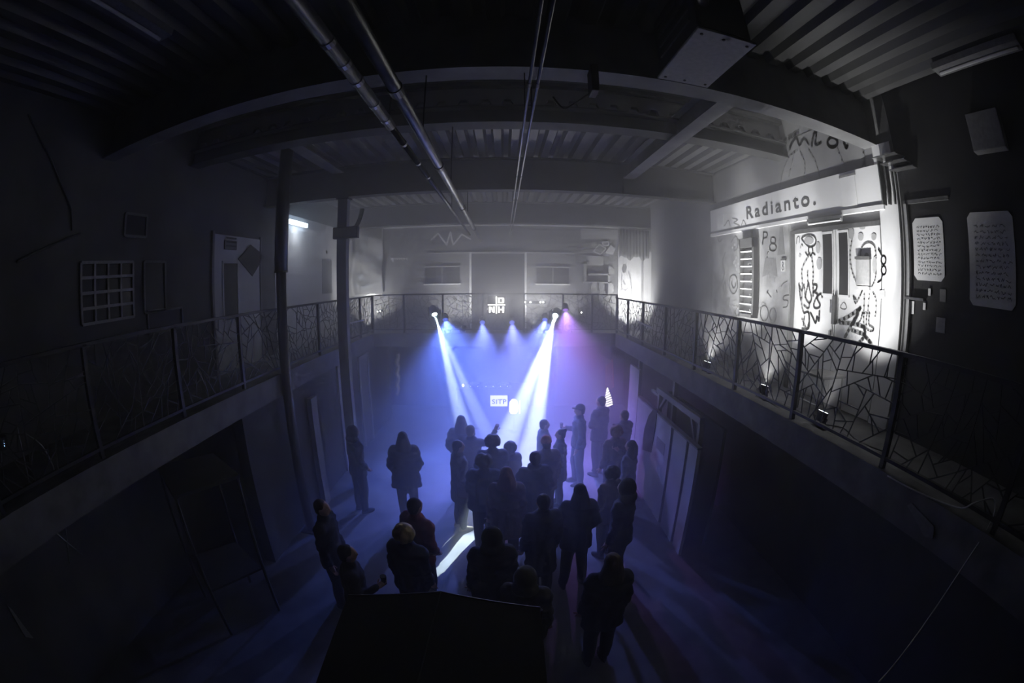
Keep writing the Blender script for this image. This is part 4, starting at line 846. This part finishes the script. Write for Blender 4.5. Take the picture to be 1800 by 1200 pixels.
def person(px, py, head, label, H=1.7, face=0, arms=('down', 'down'), coat='black', hem=.78, trousers='black', hair='dark', style='short', shoes='black', wide=1.0, extra=None, lean=0.0, stance=.1, wear=None, at=None, group='people in the crowd on the dance floor'):
    s = H/1.72; h = onZ(px, py, H-.01) if at is None else Vector(at)
    ry = Matrix.Rotation(-lean, 4, 'X')
    LN = lambda v: Vector(v) if not lean else (Vector((0, 0, .95))+(ry @ (Vector(v)-Vector((0, 0, .95)))) if v[2] > .95 else Vector(v))
    def ring(z, rx, ry_, dy=0, n=16): return [LN((rx*cos(2*pi*k/n), dy+ry_*sin(2*pi*k/n), z)) for k in range(n)]
    W = wide
    # --- body (one continuous skin)
    b = MB()
    b.loft([ring(.84, .10, .09), ring(.9, .155*W, .105), ring(.98, .16*W, .11), ring(1.08, .135*W, .095), ring(1.2, .155*W, .105), ring(1.32, .175*W, .11, .005), ring(1.41, .165*W, .085), ring(1.46, .075, .065), ring(1.48, .05, .05)])
    b.chain([LN((0, -.005, 1.42)), LN((0, .005, 1.50)), LN((0, .012, 1.55))], [.058, .052, .055], 12)
    hc = LN((0, .012, 1.612)); b.ell(hc, .075, .092, .108, 18, 12)
    b.ell(LN((0, .045, 1.555)), .052, .055, .05); b.chain([LN((0, .10, 1.615)), LN((0, .115, 1.59))], [.012, .016], 8); b.ell(LN((0, .09, 1.635)), .05, .02, .012)
    for k in (-1, 1): b.ell(LN((.077*k, .005, 1.605)), .012, .022, .03, 8, 6)
    legs = []
    for k in (-1, 1):
        f = .035*k*(1 if stance > .12 else .4)
        hip, kn, an = Vector((.085*k, 0, .88)), Vector((.08*k+stance*.25*k, .02+f, .49)), Vector((stance*k, -.02+f, .09))
        legs.append((hip, kn, an)); b.chain([hip, hip*.5+kn*.5, kn, kn*.45+an*.55+Vector((0, -.02, 0)), an], [.088, .078, .054, .052, .036], 12)
        b.chain([an+Vector((0, -.03, -.045)), an+Vector((.005*k, .08, -.055)), an+Vector((.01*k, .15, -.062))], [.032, .036, .026], 10)
    AR = []
    for k, kind in zip((-1, 1), arms):
        sh, el, wr = arm_points(kind, k); sh, el, wr = LN(sh), LN(el), LN(wr); AR.append((sh, el, wr, kind, k)); b.chain([sh, sh*.5+el*.5, el, el*.5+wr*.5, wr], [.058, .05, .041, .038, .026], 10)
    me = remesh(b, .017, 3, .6)
    for sh, el, wr, kind, k in AR: join_mesh(me, hand_mesh(el, wr, k, kind not in ('down',)))
    me.name = 'person'; me.materials.clear(); me.materials.append(SKIN)
    o = bpy.data.objects.new('person', me); C.objects.link(o); o.location = (h.x, h.y, 0); o.rotation_euler = (0, 0, face); o.scale = (s, s, s); tag(o, label, 'person', group)
    def child(name, me_, m):
        me_.name = name; me_.materials.clear(); me_.materials.append(m); me_.polygons.foreach_set('use_smooth', [True]*len(me_.polygons)); c = bpy.data.objects.new(name, me_); C.objects.link(c); c.parent = o; return c
    def raw(mb, name, m):
        me_ = bpy.data.meshes.new(name); me_.from_pydata([tuple(v) for v in mb.v], [], mb.f); bm = bmesh.new(); bm.from_mesh(me_); bmesh.ops.recalc_face_normals(bm, faces=bm.faces); bm.to_mesh(me_); bm.free(); return child(name, me_, m)
    # --- coat
    c = MB(); fl = 1.0+max(0, (.95-hem))*.35
    rr = [ring(hem, .195*W*fl, .15*fl), ring(hem+.04, .195*W*fl, .15*fl), ring(.99, .19*W, .145), ring(1.1, .178*W, .135), ring(1.22, .19*W, .142), ring(1.33, .212*W, .142, .003), ring(1.42, .195*W, .108), ring(1.465, .095, .085), ring(1.51, .075, .075), ring(1.52, .06, .06)]
    c.loft(rr)
    for sh, el, wr, kind, k in AR: c.chain([sh+Vector((.0, 0, -.005)), sh*.5+el*.5, el, el*.5+wr*.5, wr-(wr-el).normalized()*.01], [.085*W**.5, .072, .064, .058, .05], 12)
    cm = remesh(c, .02, 3, .7)
    for v in cm.vertices:                                     # folds
        q = v.co; a = .006*sin(q.z*38+q.x*25)+.005*sin(q.z*71-q.y*40); v.co = q+v.normal*a
    child('coat', cm, CL[coat])
    t = MB()
    for hip, kn, an in legs: t.chain([hip+Vector((0, 0, .05)), hip*.5+kn*.5, kn, kn*.45+an*.55+Vector((0, -.015, 0)), an], [.112, .102, .086, .078, .066], 12)
    t.loft([ring(.84, .12, .11), ring(.95, .168*W, .12), ring(1.04, .15*W, .115)])
    child('trousers', remesh(t, .02, 2, .7), CL[trousers])
    for hip, kn, an in legs:
        f = MB(); f.loft([[Vector((an.x+rx*cos(2*pi*q/12), an.y+dy+ryy*sin(2*pi*q/12), z)) for q in range(12)] for z, rx, ryy, dy in ((0, .047, .14, .055), (.03, .05, .145, .055), (.055, .046, .125, .045), (.085, .042, .07, .0), (.125, .043, .055, -.01))]); raw(f, 'shoe', CL[shoes])
    # --- face and hair
    for k in (-1, 1): e = MB(); e.ell(LN((.03*k, .088, 1.622)), .012, .008, .008, 8, 6); raw(e, 'eye', CL['white'])
    mo = MB(); mo.ell(LN((0, .096, 1.556)), .02, .006, .006, 8, 5); raw(mo, 'mouth', CL['red'])
    g = MB(); rn = random.Random(int(px*7+py)); hm = HAIR[hair]
    if style in ('short', 'cap', 'bun'):
        g.ell(LN((0, -.012, 1.635)), .086, .098, .098); g.ell(LN((0, -.045, 1.575)), .07, .055, .06)
        if style == 'bun': g.ell(LN((0, -.09, 1.70)), .04, .04, .04)
    if style == 'long':
        g.ell(LN((0, -.012, 1.635)), .09, .1, .1); g.loft([[LN((rx*cos(2*pi*k/14), -.045+ryy*sin(2*pi*k/14), z)) for k in range(14)] for z, rx, ryy in ((1.2, .09, .03), (1.28, .15, .06), (1.40, .155, .08), (1.50, .135, .095), (1.58, .11, .095), (1.64, .09, .085))])
    if style == 'curly':
        g.ell(LN((0, -.012, 1.63)), .095, .1, .1)
        for i in range(90): a, z = rn.uniform(0, 2*pi), rn.uniform(-.75, 1); r = math.sqrt(max(0, 1-z*z)); v = Vector((.105*r*cos(a), -.025+.108*r*sin(a), 1.63+.1*z)); g.ell(LN(v), .034, .034, .034, 7, 5) if v.y < .065 else None
    if style == 'hood':
        g.ell(LN((0, -.02, 1.615)), .115, .12, .14); g.ell(LN((0, -.05, 1.5)), .14, .11, .09)
    if style == 'beanie': g.ell(LN((0, -.03, 1.58)), .08, .075, .075)
    gm = remesh(g, .016, 2, .8); child('hood' if style == 'hood' else 'hair', gm, CL[coat] if style == 'hood' else hm)
    if style == 'beanie':
        k = MB(); k.loft([ring(z, r, r*1.12, -.002, 18) for z, r in ((1.625, .088), (1.63, .094), (1.66, .094), (1.665, .088), (1.70, .08), (1.735, .055), (1.75, .02))]); raw(k, 'beanie', CL[wear or 'grey'])
    if style == 'cap':
        k = MB(); k.loft([ring(z, r, r*1.1, -.002, 18) for z, r in ((1.645, .09), (1.67, .091), (1.70, .08), (1.73, .05), (1.74, .015))]); k.prism([LN((.075*cos(a), .08+.085*sin(a), 1.65)) for a in [pi*i/8 for i in range(9)]], (0, 0, .008)); raw(k, 'cap', CL[wear or 'black'])
    if extra == 'backpack':
        k = MB(); k.loft([[LN((.13*cos(a)*(abs(cos(a))**-.5 if abs(cos(a)) > .1 else 1)*q, -.19+.06*sin(a), z)) for a in [2*pi*i/14 for i in range(14)]] for z, q in ((1.0, .8), (1.04, 1), (1.3, 1), (1.4, .75))]); raw(k, 'backpack', CL['black'])
    if extra == 'scarf': k = MB(); k.loft([ring(z, r, r*.95) for z, r in ((1.45, .09), (1.47, .11), (1.51, .105), (1.53, .08))]); raw(k, 'scarf', CL[wear or 'grey'])
    if extra == 'bag': k = MB(); k.loft([ring(z, r*.5, r) for z, r in ((.78, .10), (.82, .13), (1.0, .12), (1.02, .08))]); [v.__iadd__(Vector((.25*W, 0, 0))) for v in k.v]; raw(k, 'shoulder_bag', CL['brown'])
    # --- held things are things of their own
    for sh, el, wr, kind, kk in AR:
        if kind in ('drink', 'phone'):
            d = (wr-el).normalized(); p = wr+d*.105+Vector((0, 0, .03)); MW = Matrix.Translation((h.x, h.y, 0)) @ Matrix.Rotation(face, 4, 'Z') @ Matrix.Scale(s, 4); q = MW @ p
            if kind == 'drink': ob = MB().tube([q-Vector((0, 0, .05)), q+Vector((0, 0, .06))], [.028, .036], 10).build('cup', GLASSD); tag(ob, 'dark cup held by '+head, 'cup')
            else: ob = MB().obox(q, (.036, 0, 0), (0, .005, 0), (0, 0, .072)).build('phone', BLACK); tag(ob, 'phone held up by '+head, 'phone')
    return o
P = person
Q = pi/2
P(810, 731, 'the long-haired person at the left back', 'person with long hair and dark coat at the back left of the central group', 1.72, .15, ('pocket', 'down'), 'navy', .7, hair='dark', style='long')
P(827, 748, 'the pointing person', 'person with raised pointing arm behind the central group', 1.68, -.3, ('down', 'raise'), 'black', .8, hair='brown', style='short')
P(865, 766, 'the curly person in mid group', 'person with bushy round hair in the middle of the central group', 1.78, .2, ('pocket', 'down'), 'navy', .8, hair='dark', style='curly', wide=1.12)
P(896, 778, 'the curly person right of the middle', 'person with small bun and curls right of the bushy-haired one', 1.52, .5, ('down', 'drink'), 'grey', .8, hair='dark', style='curly', extra='scarf', wear='grey')
P(957, 738, 'the man in profile', 'tall person in profile facing right under the right beam', 1.62, -Q+.2, ('down', 'pocket'), 'navy', .8, hair='dark', style='short', wide=1.1)
P(986, 755, 'the person facing the tall one', 'person with pinned-up hair facing left opposite the tall profile', 1.58, Q-.1, ('down', 'down'), 'black', .62, hair='dark', style='bun', trousers='denim')
P(960, 768, 'the pink beanie wearer', 'person wearing a pink beanie at the right of the central group', 1.72, .3, ('down', 'down'), 'brown', .75, hair='brown', style='beanie', wear='pink', wide=1.1)
P(940, 795, 'the broad person', 'broad person in a big dark jacket with turned-up collar in front of pink beanie', 1.74, .35, ('pocket', 'pocket'), 'black', .74, hair='dark', style='short', wide=1.45, extra='scarf', wear='black')
P(805, 775, 'the person in white sneakers', 'person in knee-length dark coat and pale shoes at the left of the group', 1.7, -Q+.4, ('down', 'pocket'), 'black', .62, hair='dark', style='short', shoes='sand', wide=1.05, extra='bag')
P(850, 800, 'the backpack wearer', 'person with dark jacket and backpack seen from behind, left centre', 1.74, .05, ('drink', 'pocket'), 'navy', .82, hair='dark', style='curly', wide=1.32, extra='backpack')
P(890, 822, 'the red-haired person', 'person with long reddish hair in the centre of the crowd', 1.74, .1, ('down', 'down'), 'brown', .6, hair='red', style='long', wide=1.15)
P(1020, 712, 'the cap wearer', 'person in a peaked cap facing left near the white partition', 1.78, Q, ('down', 'drink'), 'navy', .84, hair='dark', style='cap', trousers='denim', stance=.13)
P(1057, 697, 'the tallest person at the back right', 'tallest broad person at the back right behind the cap wearer', 1.84, .8, ('cross', 'down'), 'black', .82, hair='dark', style='short', wide=1.2)
P(1098, 722, 'the back right person by the partition', 'person with dark jacket close to the white partition at the back', 1.72, .6, ('pocket', 'drink'), 'navy', .8, hair='brown', style='short', wide=1.1)
P(1083, 750, 'the ginger person', 'person with reddish curls in front of the two back right people', 1.66, .4, ('down', 'down'), 'brown', .7, hair='red', style='curly')
P(1110, 775, 'the person against the partition', 'small person with long hair against the white partition', 1.62, .9, ('down', 'phone'), 'grey', .72, hair='dark', style='long')
P(1020, 852, 'the long-coat person', 'person with long dark hair and flared dark coat standing alone right of centre', 1.7, .1, ('pocket', 'pocket'), 'black', .72, hair='dark', style='long', wide=1.12, stance=.15)
P(1075, 822, 'the curly person at right', 'person with dark curls right of the lone long-coat figure', 1.6, .7, ('pocket', 'down'), 'brown', .75, hair='dark', style='curly', wide=1.1)
P(1102, 845, 'the hooded person at right', 'hooded person in the dark nearest the lower partition', 1.78, .9, ('down', 'down'), 'black', .78, style='hood', wide=1.15)
P(707, 760, 'the left lone person', 'person with long hair in a bulky dark coat standing apart on the left', 1.74, .2, ('pocket', 'pocket'), 'black', .7, hair='dark', style='long', wide=1.3)
P(728, 877, 'the rust-jacket person', 'person with rust-coloured jacket in the dark at lower left', 1.74, -.6, ('down', 'pocket'), 'red', .8, hair='dark', style='short', wide=1.1)
P(710, 925, 'the blond person', 'person with curly blond hair at lower left in front of rust jacket', 1.68, -.3, ('down', 'down'), 'navy', .8, hair='blond', style='curly', wide=1.15)
P(563, 880, 'the person at far left', 'person with pale face turned right at the far lower left', 1.72, -Q, ('pocket', 'down'), 'black', .78, hair='brown', style='short', wide=1.1)
P(607, 960, 'the low person at far left', 'dim person lowest at the far left before the blond one', 1.66, -1.2, ('down', 'drink'), 'black', .8, hair='dark', style='short')
P(620, 750, 'the dim person by the left wall', 'faint dark figure by the left wall of the dance floor', 1.74, -.8, ('down', 'pocket'), 'black', .78, hair='dark', style='hood')
P(955, 870, 'the slim dark-coat person', 'slim person in a long straight dark coat just below the centre group', 1.72, .3, ('down', 'down'), 'black', .52, hair='dark', style='short')
P(1078, 975, 'the lowest right person', 'person with rounded long hair lowest at the right of the picture', 1.7, .1, ('down', 'down'), 'black', .7, hair='brown', style='long', wide=1.15)
P(864, 930, 'the hooded person beside the light pool', 'hooded person beside the bright light pool on the floor', 1.74, .2, ('down', 'drink'), 'black', .7, style='hood', wide=1.2)
P(925, 1000, 'the olive-hood person', 'person in an olive hooded jacket lowest at the centre', 1.68, -.2, ('down', 'down'), 'olive', .75, style='hood', wide=1.2)

for o in bpy.data.objects:
    if '_o' in o: del o['_o']
